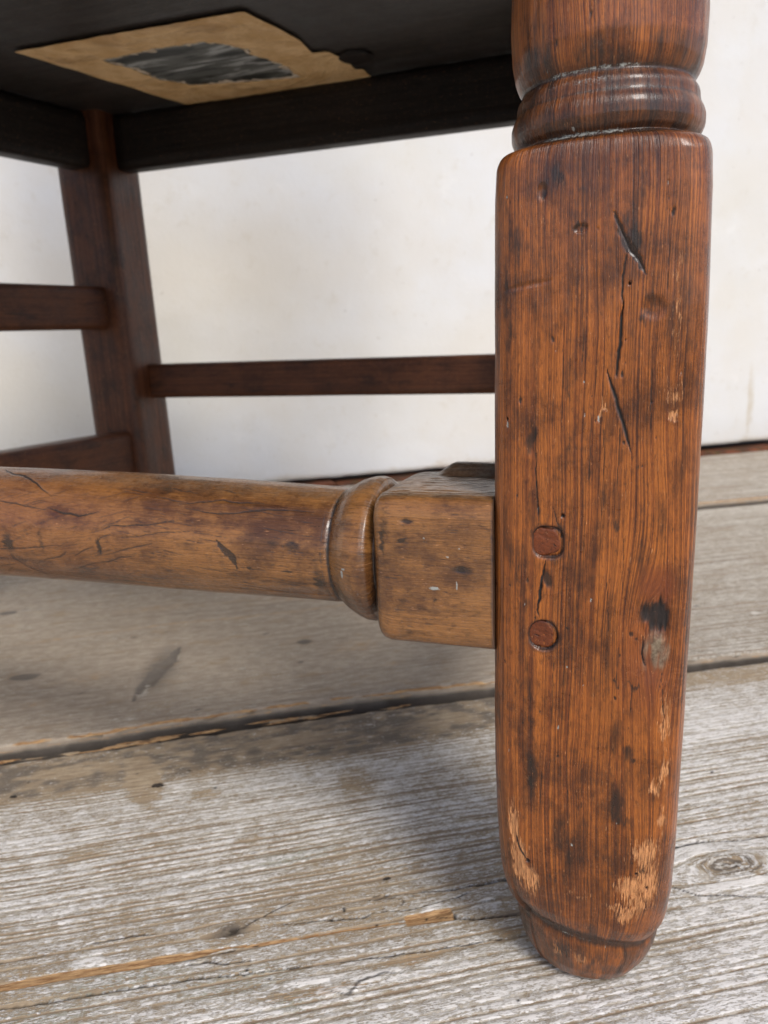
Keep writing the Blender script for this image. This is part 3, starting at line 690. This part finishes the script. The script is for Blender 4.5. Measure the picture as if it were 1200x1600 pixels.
        # dark ring round both pegs
        for (x, z, a) in ((-12, 169, 0), (-13.5, 138, 1)):
            d = np.maximum(np.hypot((U - x) / 5.0, (Z - z) / 4.9), 0) if a else ((np.abs((U - x) / 5.1)) ** 3 + np.abs((Z - z) / 4.9) ** 3) ** (1 / 3)
            e = np.exp(-((d - 1.0) / .10) ** 2) * (.6 + .6 * n2); np.maximum(cr, np.clip(e, 0, 1), out=cr); H = H - .6 * np.clip(e, 0, 1) - 1.1 * (d < 1)
            np.maximum(st, .6 * np.exp(-((d - 1.15) / .25) ** 2) * sm(n2, .3, .6), out=st)
    X = (cx + s * r + nx * H); Y = (-c * r + ny * H)
    if mirror: X = -X
    P = np.stack([X, Y, Z + z0], -1) * 1e-3
    nr, nc = P.shape[:2]
    F = grid_faces(nr, nc, True)
    V = np.concatenate([P.reshape(-1, 3), [[0, 0, z0 * 1e-3], [0, 0, (440 + z0) * 1e-3]]])
    k = np.arange(nc); b0 = nr * nc
    cap0 = np.stack([np.full(nc, b0), (k + 1) % nc, k, k], -1)  # degenerate quads become triangles
    o = bpy.data.objects
    at1 = np.concatenate([gc.ravel(), [0, 0]]); at2 = np.concatenate([Z.ravel(), [0, 440]])
    z3 = np.zeros((2, 3))
    if mirror: F = F[:, ::-1]
    ob = mesh_np(name, V, F, m_leg, parent, {"gc": at1, "al": at2, "m1": np.concatenate([m1.reshape(-1, 3), z3]), "m2": np.concatenate([m2.reshape(-1, 3), z3])})
    ob.location = (at[0], at[1], 0)
    return ob

legN = leg_front(chair, LP['N'], (230, 110, 36, 60), .36)
legN['label'] = "nearest leg, square with turned neck, worn bare near the foot"
legL = leg_front(chair, LP['L'], (14, 14, 14, 14), 4., False, 2., True)

# two pegs in the near leg
def peg(x, z, rx, rz, e, seed):
    n = 48; rings = 9; V = []; gc = []; al = []
    r_ = np.linspace(0, 1, rings)
    y0 = -.0271
    for k, q in enumerate(r_):
        for i in range(n):
            a = 2 * math.pi * i / n
            rr = 1 / ((abs(math.cos(a)) ** e + abs(math.sin(a)) ** e) ** (1 / e)); rr *= .96 + .05 * math.sin(3 * a + seed * 2) + .035 * math.sin(5 * a + seed * 3)
            px, pz = q * rr * rx * math.cos(a), q * rr * rz * math.sin(a)
            V.append(((x + px) * 1e-3, y0 - (.0003 + .00025 * float(fbm(np.array([px / 1.2 + seed * 9]), np.array([pz / 1.2]), 5)[0])) + .0004 * max(0, q - .9) / .1 * q, (z + pz) * 1e-3))
            gc.append(pz * .22 + seed * 10); al.append(px * 3)
    # skirt into the wood
    for i in range(n):
        v = V[(rings - 1) * n + i]; V.append((v[0], y0 + .006, v[2])); gc.append(0); al.append(0)
    m1 = np.zeros((len(V), 3))
    o = mesh_np("peg", V, grid_faces(rings + 1, n, True)[:, ::-1], m_peg, legN, {"gc": gc, "al": al, "m1": m1, "m2": m1})
    return o
p1 = peg(-12, 169, 4.95, 4.8, 3.2, 1)
p2 = peg(-13.5, 138, 4.95, 4.9, 2.2, 2)

# turned front stretcher with its square block ends
SP = np.array([(20, 27.2, 7.5, 155.2, 0), (61.5, 27.2, 7.5, 155.2, 0), (66, 26.9, 8.5, 155.2, 0), (68.5, 26.3, 8.5, 155.3, 0), (70.1, 25.2, 8.5, 155.5, 0), (71.1, 23.6, 8, 155.8, 0), (71.6, 22.4, 4, 156, 0), (72.0, 21.7, 2.2, 156, 0), (72.5, 21.6, 2, 156, 0), (72.9, 22.2, 2, 156, 0),
               (73.3, 24.8, 2, 156, 0), (74.5, 26.6, 2, 156, 0), (76.5, 27.2, 2, 156, 0), (79.5, 27.0, 2, 156, 0), (82.5, 26.0, 2, 156.2, 0), (85, 24.7, 2, 156.3, 0), (87, 23.3, 2, 156.4, 0), (88.6, 22.0, 2, 156.5, 0), (89.5, 21.2, 2, 156.6, 0), (90.1, 20.9, 2, 156.7, 0), (91, 21.6, 2, 156.7, 0), (93, 21.9, 2, 156.8, 0),
               (104, 22.0, 2, 157, 0), (130, 22.7, 2, 157.4, 0), (160, 23.2, 2, 158, 0), (200, 23.8, 2, 158.8, 0), (240, 24.3, 2, 159, 0), (276, 24.5, 2, 159.2, 0)], float)
ang, arc = around((150, 110, 20, 60))       # front, top, back, under
ss = list(rng((28.9, 56, .55), (56, 102, .38), (102, 285, .6), (285, 470, 6), (470, 482, .8), (482, 522, 6)))
ss = np.array(ss); sq = np.minimum(ss, 552 - ss)
AN, S = np.meshgrid(ang, ss); U = np.meshgrid(arc, ss)[0] * .8
hh, ex, cz = [sum(np.interp(sq + e, SP[:, 0], SP[:, k]) for e in (-.35, 0, .35))[:, None] / 3 for k in (1, 2, 3)]
s_, c_ = np.sin(AN), np.cos(AN)
r = (np.abs(s_) ** ex + np.abs(c_) ** ex) ** (-1 / ex) * hh
nz = np.sign(s_) * np.abs(s_ * r / hh) ** (ex - 1); ny = -np.sign(c_) * np.abs(c_ * r / hh) ** (ex - 1)
nl = np.hypot(nz, ny); nz /= nl; ny /= nl
YY = -c_ * r; ZZ = cz + s_ * r
F1 = (YY < 4)
Zf = np.where(F1, ZZ, -500)
H = .8 * (fbm(S / 60, U / 18, 11) - .5) + .22 * (fbm(S / 16, U / 4, 12) - .5) + .08 * (fbm(S / 6, U / 1.2, 13) - .5)
m1 = np.zeros(U.shape + (3,)); m2 = np.zeros(U.shape + (3,)); st, pl, cr = m1[..., 0], m1[..., 1], m1[..., 2]; ch, rd, bk = m2[..., 0], m2[..., 1], m2[..., 2]
n1 = fbm(S / 14, U / 7, 15); n2 = fbm(S / 5, U / 2.2, 16)
block = 1 - sm(S, 68, 71)
for zz, ww, a in ((71.6, 1.4, 1.1), (90, .7, .9)):
    np.maximum(st, a * np.exp(-((sq[:, None] - zz) / ww) ** 2), out=st)
np.maximum(st, .42 * np.exp(-((S - 74.5) / 3) ** 2), out=st); np.maximum(st, .5 * np.exp(-((S - 93) / 2.4) ** 2) * (ZZ < 160) * sm(n2, .25, .6), out=st)
np.maximum(cr, np.exp(-((S - 90) / .5) ** 2) * .8 * (n2 > .35) * (ZZ < 176), out=cr); np.maximum(cr, .9 * np.exp(-((S - 71.2) / .7) ** 2), out=cr)
np.maximum(cr, .55 * np.exp(-((S - 92.2 - .5 * n1) / .28) ** 2) * (ZZ < 172) * (n2 > .4), out=cr)
def crack(pts, w, dep=.35, jit=.35, js=5, dark=1.):
    global H
    m = line(S, Zf, pts, w * .55, jit=jit * 1.2, js=js); np.maximum(cr, sm(m, .2, .85) * dark * .95, out=cr); H = H - dep * .7 * m
crack([(250, 183), (234.6, 181.6), (225.0, 179.4), (213.3, 175.5)], .5); crack([(245, 173.5), (226.4, 171.9), (213.5, 170.2)], .4)
crack([(213, 171), (205, 169.6), (197.4, 168.6), (188, 170.5)], .65, .5); crack([(186.8, 163.4), (181.4, 165.3), (164.8, 166.5), (150, 168.8)], .45)
crack([(189.1, 158.4), (186.6, 160.8), (180.9, 162.2)], .4); crack([(217.7, 149.0), (208.5, 151.2), (204.0, 153.6)], .5); crack([(202.0, 151.5), (195.2, 155.1), (190.2, 156.7)], .5)
crack([(181.3, 154.8), (173.4, 157.1), (162, 159.5)], .5); crack([(188.2, 149.1), (178.5, 152.9), (172, 153.8)], .45); crack([(207, 144.8), (191.3, 149.5), (180, 151)], .3)
crack([(250, 152), (239.9, 153.0), (224.4, 154.4), (209.3, 156.5)], .45); crack([(233.6, 159.4), (233.7, 149.7), (227.8, 144.5), (221, 141)], .55, .3, .3)
crack([(178, 160.8), (168.3, 162.2), (157.9, 163.8), (145.0, 164.9)], .35); crack([(150, 172.6), (136, 171.2), (127.8, 171.5), (117.1, 172.9), (96.6, 172.9)], .4); crack([(155, 174.1), (135.6, 175.4), (118, 174.6)], .35)
rr = random.Random(3)
for i in range(120):
    x, z, l = rr.uniform(94, 262), rr.uniform(140, 179), rr.uniform(3, 16)
    sl_ = .12 if x < 170 else -.30 + rr.uniform(-.1, .1)
    crack([(x, z), (x + l, z + sl_ * l + rr.uniform(-.4, .4))], rr.uniform(.16, .3), .2, .3, 4, .85)
for i in range(22):
    x, z, l = rr.uniform(32, 66), rr.uniform(133, 178), rr.uniform(1.5, 6)
    crack([(x, z), (x + l, z + rr.uniform(-.3, .3))], .2, .15, .3, 3, .7)
for i in range(16):
    x, z = rr.uniform(75, 88), rr.uniform(140, 172); a = rr.uniform(0, 6.3); l = rr.uniform(1, 4)
    crack([(x, z), (x + l * math.cos(a), z + l * math.sin(a))], .16, .1, .3, 3, .6)
for i in range(14):       # short cuts across the grain
    x, z = rr.uniform(100, 250), rr.uniform(145, 177); crack([(x, z), (x + rr.uniform(-.6, .6), z - rr.uniform(2, 5))], .2, .15, .3, 3, .55)
m = line(S, Zf, [(134.2, 161.5), (131.0, 157.6), (128.7, 156.3), (127.2, 151.0)], 1.3, jit=.9, js=2); H = H - .32 * m; np.maximum(st, 1.3 * sm(m, .1, .6), out=st); np.maximum(ch, .22 * m, out=ch)
for (x, z, rx, rz, a) in ((188.1, 157, 1.1, 3.2, 1.2), (233, 157, 2.6, 4.5, .8), (216, 158, 1.2, 5, .6), (162.4, 178, 4, 1.8, .4), (104, 161, 3.4, 1.8, .7), (111, 161.3, 2.6, 1.3, .6), (106.3, 151.0, 2.4, .6, 1.), (122, 151.5, 1.2, .9, .9), (200, 145, 8, 2, .5), (94.5, 150, 2, 8, .7), (225, 150, 12, 4, .4),
                         (58, 173.5, 2.4, .9, 1.0), (66, 172, 1.6, 4.5, .6), (67.3, 166, .9, 4, .9), (59.5, 167, 1.6, .6, .9), (39, 157.8, 3.6, 1.3, .8), (49, 146.5, .6, 1, 1.), (60, 145.5, 2, .8, .5), (50, 134, 14, 2.2, .35), (36, 133, 4, 3, .5), (88, 140, 3, 6, .6), (44, 178.5, 8, 1, .5)):
    np.maximum(st, a * (.5 + n2) * ell(S + 2.6 * (fbm(S / 4, Zf / 1.2, 95) - .5), Zf + 1.6 * (fbm(S / 3, Zf / 2, 96) - .5), x, z, rx, rz, 0, .7), out=st)
H = H - .5 * ell(S, Zf, 188.1, 157, .8, 3) - .4 * ell(S, Zf, 58, 173.5, 2.2, .8) - .4 * ell(S, Zf, 67.3, 166, .8, 4) - .3 * ell(S, Zf, 39, 157.8, 3, 1)
for (x, z, rx, rz) in ((48.8, 150.8, 2, .7), (41, 152.2, .5, 1.6), (83, 153, .6, 1.7), (82.2, 155, 1, .5), (145.5, 168, .3, 1.4), (44, 162, .5, .4), (40, 165, .5, .4), (52, 168, .4, .4)):
    np.maximum(ch, .95 * ell(S, Zf, x, z, rx, rz, 0, .4), out=ch)
# dust and weathering on the upward side
np.maximum(cr, .8 * (1 - sm(S + .6 * n2, 29.2, 30.2)), out=cr); np.maximum(rd, .30 * sm(S, 130, 250), out=rd)
up = sm(nz, .80, .98) * (ny > -.75)
np.maximum(bk, up * (.60 * block + .32 * (1 - block)) * (.55 + .9 * (n2 - .2)), out=bk)
H = H + block * up * .5 * (fbm(S / 7, U / 1.0, 33) - .5)
# back half of the block stands a little proud
hump = sm(S, 26, 30) * (1 - sm(S, 52, 60)) * sm(YY, 9, 17) * sm(nz, .3, .7)
H = H + 4.0 * hump; np.maximum(bk, .75 * hump * (.5 + n2), out=bk); np.maximum(cr, .4 * np.exp(-((YY - 9.2) / .5) ** 2) * (nz > .8) * (S < 57) * (n2 > .4), out=cr)
X = -S; Y = YY + ny * H; Z = ZZ + nz * H
gc = U + 2.2 * (fbm(S / 50, U / 14, 34) - .5) + 5 * np.exp(-((S - 215) / 26) ** 2) * np.exp(-((Zf - 158) / 9) ** 2)
P = np.stack([X, Y, Z], -1) * 1e-3
nr, nc = P.shape[:2]
# end faces: shrink the first and last ring inwards
def endcap(A, f):
    c = A[f].mean(0, keepdims=True); q = A[f] * .02 + c * .98
    return q
def pad(A, same=True):
    return np.concatenate([A[:1], A, A[-1:]])
P = np.concatenate([endcap(P, 0)[None], P[:1], P, P[-1:], endcap(P, -1)[None]]); pd = lambda A: np.concatenate([A[:1], A[:1], A, A[-1:], A[-1:]])
nr = P.shape[0]
stretcher = mesh_np("front_stretcher", P.reshape(-1, 3), grid_faces(nr, nc, True), m_str, chair,
                    {"gc": pd(gc).ravel(), "al": pd(S).ravel(), "m1": pd(m1).reshape(-1, 3), "m2": pd(m2).reshape(-1, 3)})
stretcher['label'] = "turned front stretcher with square block end beside the near leg"

# plain members
def bar(name, p0, p1, wid, hgt, mat, parent=None, rr_=4., seed=0, taper=1., n=40, up=(0, 0, 1), wear=.5):
    """squared member with softened, slightly wavy edges from p0 to p1 (metres)"""
    p0 = np.array(p0, float); p1 = np.array(p1, float); d = p1 - p0; L = np.linalg.norm(d); d /= L
    up = np.array(up, float); sd = np.cross(d, up); sd /= np.linalg.norm(sd); up2 = np.cross(sd, d)
    ang, arc = around((10, 10, 10, 10)); nc = len(ang); t = np.linspace(0, 1, n)
    AN, T = np.meshgrid(ang, t); A = np.meshgrid(arc, t)[0]
    w2 = wid * 500 * (1 + (taper - 1) * T); h2 = hgt * 500 * (1 + (taper - 1) * T)
    s, c = np.sin(AN), np.cos(AN); ex = 9.
    r = (np.abs(s / h2) ** ex + np.abs(c / w2) ** ex) ** (-1 / ex)
    r = r * (1 + .035 * wear * (fbm(T * L * 1000 / 70 + seed, A / 20, seed) - .5))
    P = p0 + (T * L)[..., None] * d + (c * r * 1e-3)[..., None] * sd + (s * r * 1e-3)[..., None] * up2
    V = list(P.reshape(-1, 3)); V += [p0, p1]
    F = [tuple(f) for f in grid_faces(n, nc, True)]
    for k in range(nc):
        F.append((n * nc, (k + 1) % nc, k)); F.append((n * nc + 1, (n - 1) * nc + k, (n - 1) * nc + (k + 1) % nc))
    m1 = np.zeros((len(V), 3)); m2 = np.zeros((len(V), 3))
    nn = fbm(T * L * 1000 / 20, A / 14, seed + 4)
    m1[:-2, 0] = (.5 * sm(nn, .55, .75)).ravel()
    e = .6 * np.exp(-(T * L * 1000 / 40) ** 2) + .6 * np.exp(-((1 - T) * L * 1000 / 40) ** 2); m1[:-2, 0] = np.maximum(m1[:-2, 0], (e * .6).ravel())
    gc = np.concatenate([A.ravel() * .6 + seed * 40, [0, 0]]); al = np.concatenate([(T * L * 1000).ravel(), [0, 0]])
    return mesh_np(name, V, F, mat, parent or chair, {"gc": gc, "al": al, "m1": m1, "m2": m2})
def v3(k, z, dx=0, dy=0): return (LP[k][0] + dx, LP[k][1] + dy, z)
def legdir(a, b):
    q = np.array(LP[b]) - np.array(LP[a]); return q / np.linalg.norm(q)
def rail(name, a, b, z0, z1, wid, mat, inset=.020, off=0., seed=0, za=0., **kw):
    d = legdir(a, b); n_ = np.array([-d[1], d[0]]) * off
    p = np.array(LP[a]) + d * inset + n_; q = np.array(LP[b]) - d * inset + n_
    return bar(name, (*p, (z0 + z1) / 2), (*q, (z0 + z1) / 2 + za), wid, z1 - z0, mat, None, seed=seed, **kw)
bl = bar("back_leg", v3('B', .008, .004), v3('B', 1.04, -.026), .055, .056, m_dark, up=(0, 1, 0), seed=1, n=150)  # back legs carried on unseen above the seat to shadow the wall
bl2 = bar("back_leg", v3('R', .008, -.004), v3('R', 1.04, .026), .055, .056, m_dark, up=(0, 1, 0), seed=2, n=60)
rail("back_stretcher", 'B', 'R', .181, .214, .022, m_dark, off=.010, seed=3)
for (a, b, f) in (('B', 'L', 1), ('R', 'N', -1)):
    rail("side_stretcher", a, b, .249, .288, .022, m_dark, off=0, seed=4, inset=.018)
    rail("side_stretcher", a, b, .108, .151, .026, m_dark, off=.010 * f, seed=5, inset=.018, za=0)
bar("unseen_crest_rail", v3('B', 1.0, -.002), v3('R', 1.0, .002), .022, .07, m_dark, seed=12)  # unseen rail, added at a height where its soft shadow greys the wall
# seat rails
rail("seat_rail", 'B', 'R', .392, .4395, .024, m_seat, off=.004, seed=6)
rail("seat_rail", 'L', 'N', .392, .4395, .024, m_seat, off=.004, seed=7)
rail("seat_rail", 'B', 'L', .392, .4395, .024, m_seat, off=-.002, seed=8)
rail("seat_rail", 'R', 'N', .392, .4395, .024, m_seat, off=.002, seed=9)

# seat board: a grid so that grain and marks live on its underside
def seat():
    nu, nv = 120, 90
    a, b = np.meshgrid(np.linspace(0, 1, nu), np.linspace(0, 1, nv))
    x0 = -.597 + .062 * b; x1 = .045 - .066 * b
    X = x0 + (x1 - x0) * a; Y = -.05 + b * .49
    cr_ = 1 - ((2 * a - 1) ** 8 + (2 * b - 1) ** 8) * .0
    Zb = .4403 + .0006 * (fbm(X * 18, Y * 60, 5) - .5) * 2
    Zt = np.full_like(Zb, .462)
    top = np.stack([X, Y, Zt], -1); bot = np.stack([X, Y, Zb], -1)
    n = nu * nv
    F = [tuple(f) for f in grid_faces(nv, nu)[:, ::-1]] + [tuple(f + n) for f in grid_faces(nv, nu)]
    per = list(range(nu)) + [k * nu + nu - 1 for k in range(1, nv)] + [(nv - 1) * nu + k for k in range(nu - 2, -1, -1)] + [k * nu for k in range(nv - 2, 0, -1)]
    for k in range(len(per)):
        p, q = per[k], per[(k + 1) % len(per)]; F.append((p, q, q + n, p + n))
    V = np.concatenate([bot.reshape(-1, 3), top.reshape(-1, 3)])
    gc = np.concatenate([Y.ravel(), Y.ravel()]) * 1000; al = np.concatenate([X.ravel(), X.ravel()]) * 1000
    z = np.zeros((2 * n, 3))
    return mesh_np("seat", V, F, m_under, chair, {"gc": gc, "al": al, "m1": z, "m2": z}, False)
st_obj = seat()
# round plug in the seat underside
def tochair(x, y):
    dx, dy = x - .071, y - .265; c, s = math.cos(R(20)), math.sin(R(20))
    return dx * c - dy * s, dx * s + dy * c
def disc(name, x, y, z, rad, hgt, mat, parent):
    n = 32; V = [(x + rad * q * math.cos(2 * math.pi * i / n), y + rad * q * math.sin(2 * math.pi * i / n), z - hgt * h) for (q, h) in ((1, 0), (1, .7), (.9, 1), (.45, .9), (.001, .85)) for i in range(n)]
    z3 = np.zeros((len(V), 3))
    return mesh_np(name, V, grid_faces(5, n, True)[:, ::-1], mat, parent, {"gc": np.array([v[1] for v in V]) * 1000, "al": np.array([v[0] for v in V]) * 1000, "m1": z3, "m2": z3})
px, py = tochair(-.0075, .6635)
disc("plug", px, py, .4398, .013, .0025, m_seat, st_obj)

# brown paper label: frame of tan paper with a torn-out middle
g = G("brown_paper"); P = g.obj()
n = g.noise(P, 60, 4, .6); n2 = g.noise(P, 14, 4, .6, 1.5)
c = g.mix(g.st(n, .35, .65), (.70, .45, .20), (.84, .59, .31))
c = g.mix(g.mul(g.st(n2, .56, .70), .45), c, (.30, .15, .06))
m_paper = g.fin(c, .6, g.bump(g.ma(n2, 1.6, g.mul(n, .5)), .006, 1.), .35)
g = G("torn_paper_edge"); P = g.obj()
m_torn = g.fin(g.mix(g.st(g.noise(P, 300, 3), .4, .6), (.55, .45, .34), (.75, .68, .57)), .8, None, .2)
g = G("greyed_print"); P = g.obj()
mp = g.t.nodes.new("ShaderNodeMapping"); g.t.links.new(P, mp.inputs[0]); mp.inputs['Rotation'].default_value = (0, 0, R(-8)); mp.inputs['Scale'].default_value = (14, 75, 1)
n = g.noise(mp.outputs[0], 1.2, 4, .6, .6)
c = g.mix(g.st(n, .36, .50), (.02, .022, .02), (.13, .14, .13)); c = g.mix(g.st(n, .52, .60), c, (.42, .45, .46))
m_print = g.fin(c, .45, g.bump(n, .0015, .6), .4)
W2 = lambda pts: [tochair(x, y) for x, y in pts]
outer = W2([(-.2471, .6229), (-.0767, .5675), (-.0598, .5965), (-.0461, .6229), (-.0395, .6502), (-.0278, .6486), (-.0153, .667), (-.0082, .6919), (-.0021, .6911), (.0064, .7195), (-.1602, .7681)])
hole = W2([(-.1929, .6468), (-.155, .6305), (-.1164, .6187), (-.100, .6245), (-.0854, .635), (-.083, .650), (-.0745, .658), (-.064, .672), (-.0529, .7065), (-.100, .712), (-.1426, .715), (-.166, .696), (-.176, .672), (-.186, .660)])
def ring_between(name, A_, B_, z, mat, parent, crinkle, n=220, m=14, seed=1, rag=.0006, th=.0004, ragb=.0018):
    def walk(pts, n):
        pts = [np.array(p) for p in pts]; L = [np.linalg.norm(pts[(k + 1) % len(pts)] - pts[k]) for k in range(len(pts))]; T = sum(L); o = []
        for i in range(n):
            s = i / n * T; k = 0
            while s > L[k]: s -= L[k]; k += 1
            o.append(pts[k] + (pts[(k + 1) % len(pts)] - pts[k]) * (s / L[k]))
        return np.array(o)
    a = walk(A_, n); b = walk(B_, n)
    i = np.arange(n) / n * 40
    def ragged(q, amt, s):
        c = q.mean(0); d = q - c; d /= np.linalg.norm(d, axis=1)[:, None]
        return q + d * ((fbm(i * 2.2, i * 0, s, 5) - .5) * 2.6 * amt)[:, None]
    a = ragged(a, rag, seed); b = ragged(b, ragb, seed + 3)
    t = np.linspace(0, 1, m)[:, None, None]
    XY = a[None] * (1 - t) + b[None] * t
    zz = z - crinkle * fbm(XY[..., 0] * 120, XY[..., 1] * 45, seed + 5)
    lo = np.concatenate([XY, zz[..., None]], -1); hi = lo.copy(); hi[..., 2] += th
    P = np.concatenate([lo, hi[::-1]])
    P = np.concatenate([P, P[:1]])
    return mesh_np(name, P.reshape(-1, 3), grid_faces(len(P), n, True)[:, ::-1], mat, parent)
hc = np.mean(hole, 0)
inner2 = [hc + (np.array(p) - hc) * .955 for p in hole]
# match starting corner of hole to outer walk
ring_between("paper_label", outer, hole, .4388, m_paper, st_obj, .0012)
ring_between("torn_edge", hole, inner2, .4387, m_torn, st_obj, .0003, m=4, seed=6, rag=.0018, ragb=.0060)
ring_between("label_print", [hc + (np.array(p) - hc) * 1.03 for p in hole], [hc + (np.array(p) - hc) * .01 for p in hole], .4393, m_print, st_obj, .0006, seed=9, rag=.0)

# ------------------------------------------------------------------ crumbs lying on the near plank
def crumb(u, v, l, lab, seed):
    r = random.Random(seed); n = 10; rings = 8; V = []
    for k in range(rings):
        t = k / (rings - 1); q = math.sin(math.pi * min(max(t, .03), .97)) ** .5
        for i in range(n):
            a = 2 * math.pi * i / n; rr = l * .18 * q * r.uniform(.7, 1.25)
            V.append(((t - .5) * l, rr * math.cos(a) + .1 * l * math.sin(3 * t), l * .16 + rr * math.sin(a) * .8))
    o = mesh_np("crumb", np.array(V), grid_faces(rings, n, True), m_crumb)
    p = UD * u * 1e-3 + VD * v * 1e-3; o.location = (p[0], p[1], .0); o.rotation_euler.z = TH + r.uniform(-1, .2)
    return tag(o, lab, "debris")
g = G("dark_crumb"); m_crumb = g.fin((.035, .028, .022), .8, g.bump(g.noise(g.obj(), 900, 3), .0005, 1), .3)
crumb(-45.5, 409, .0065, "dark crumb of dirt on the pale plank just below the brown streak", 1)
crumb(-121, 420, .004, "tiny dark splinter on the near plank by the left edge", 2)
crumb(58, 303, .0035, "tiny dark speck on the near plank left of the foot of the leg", 3)
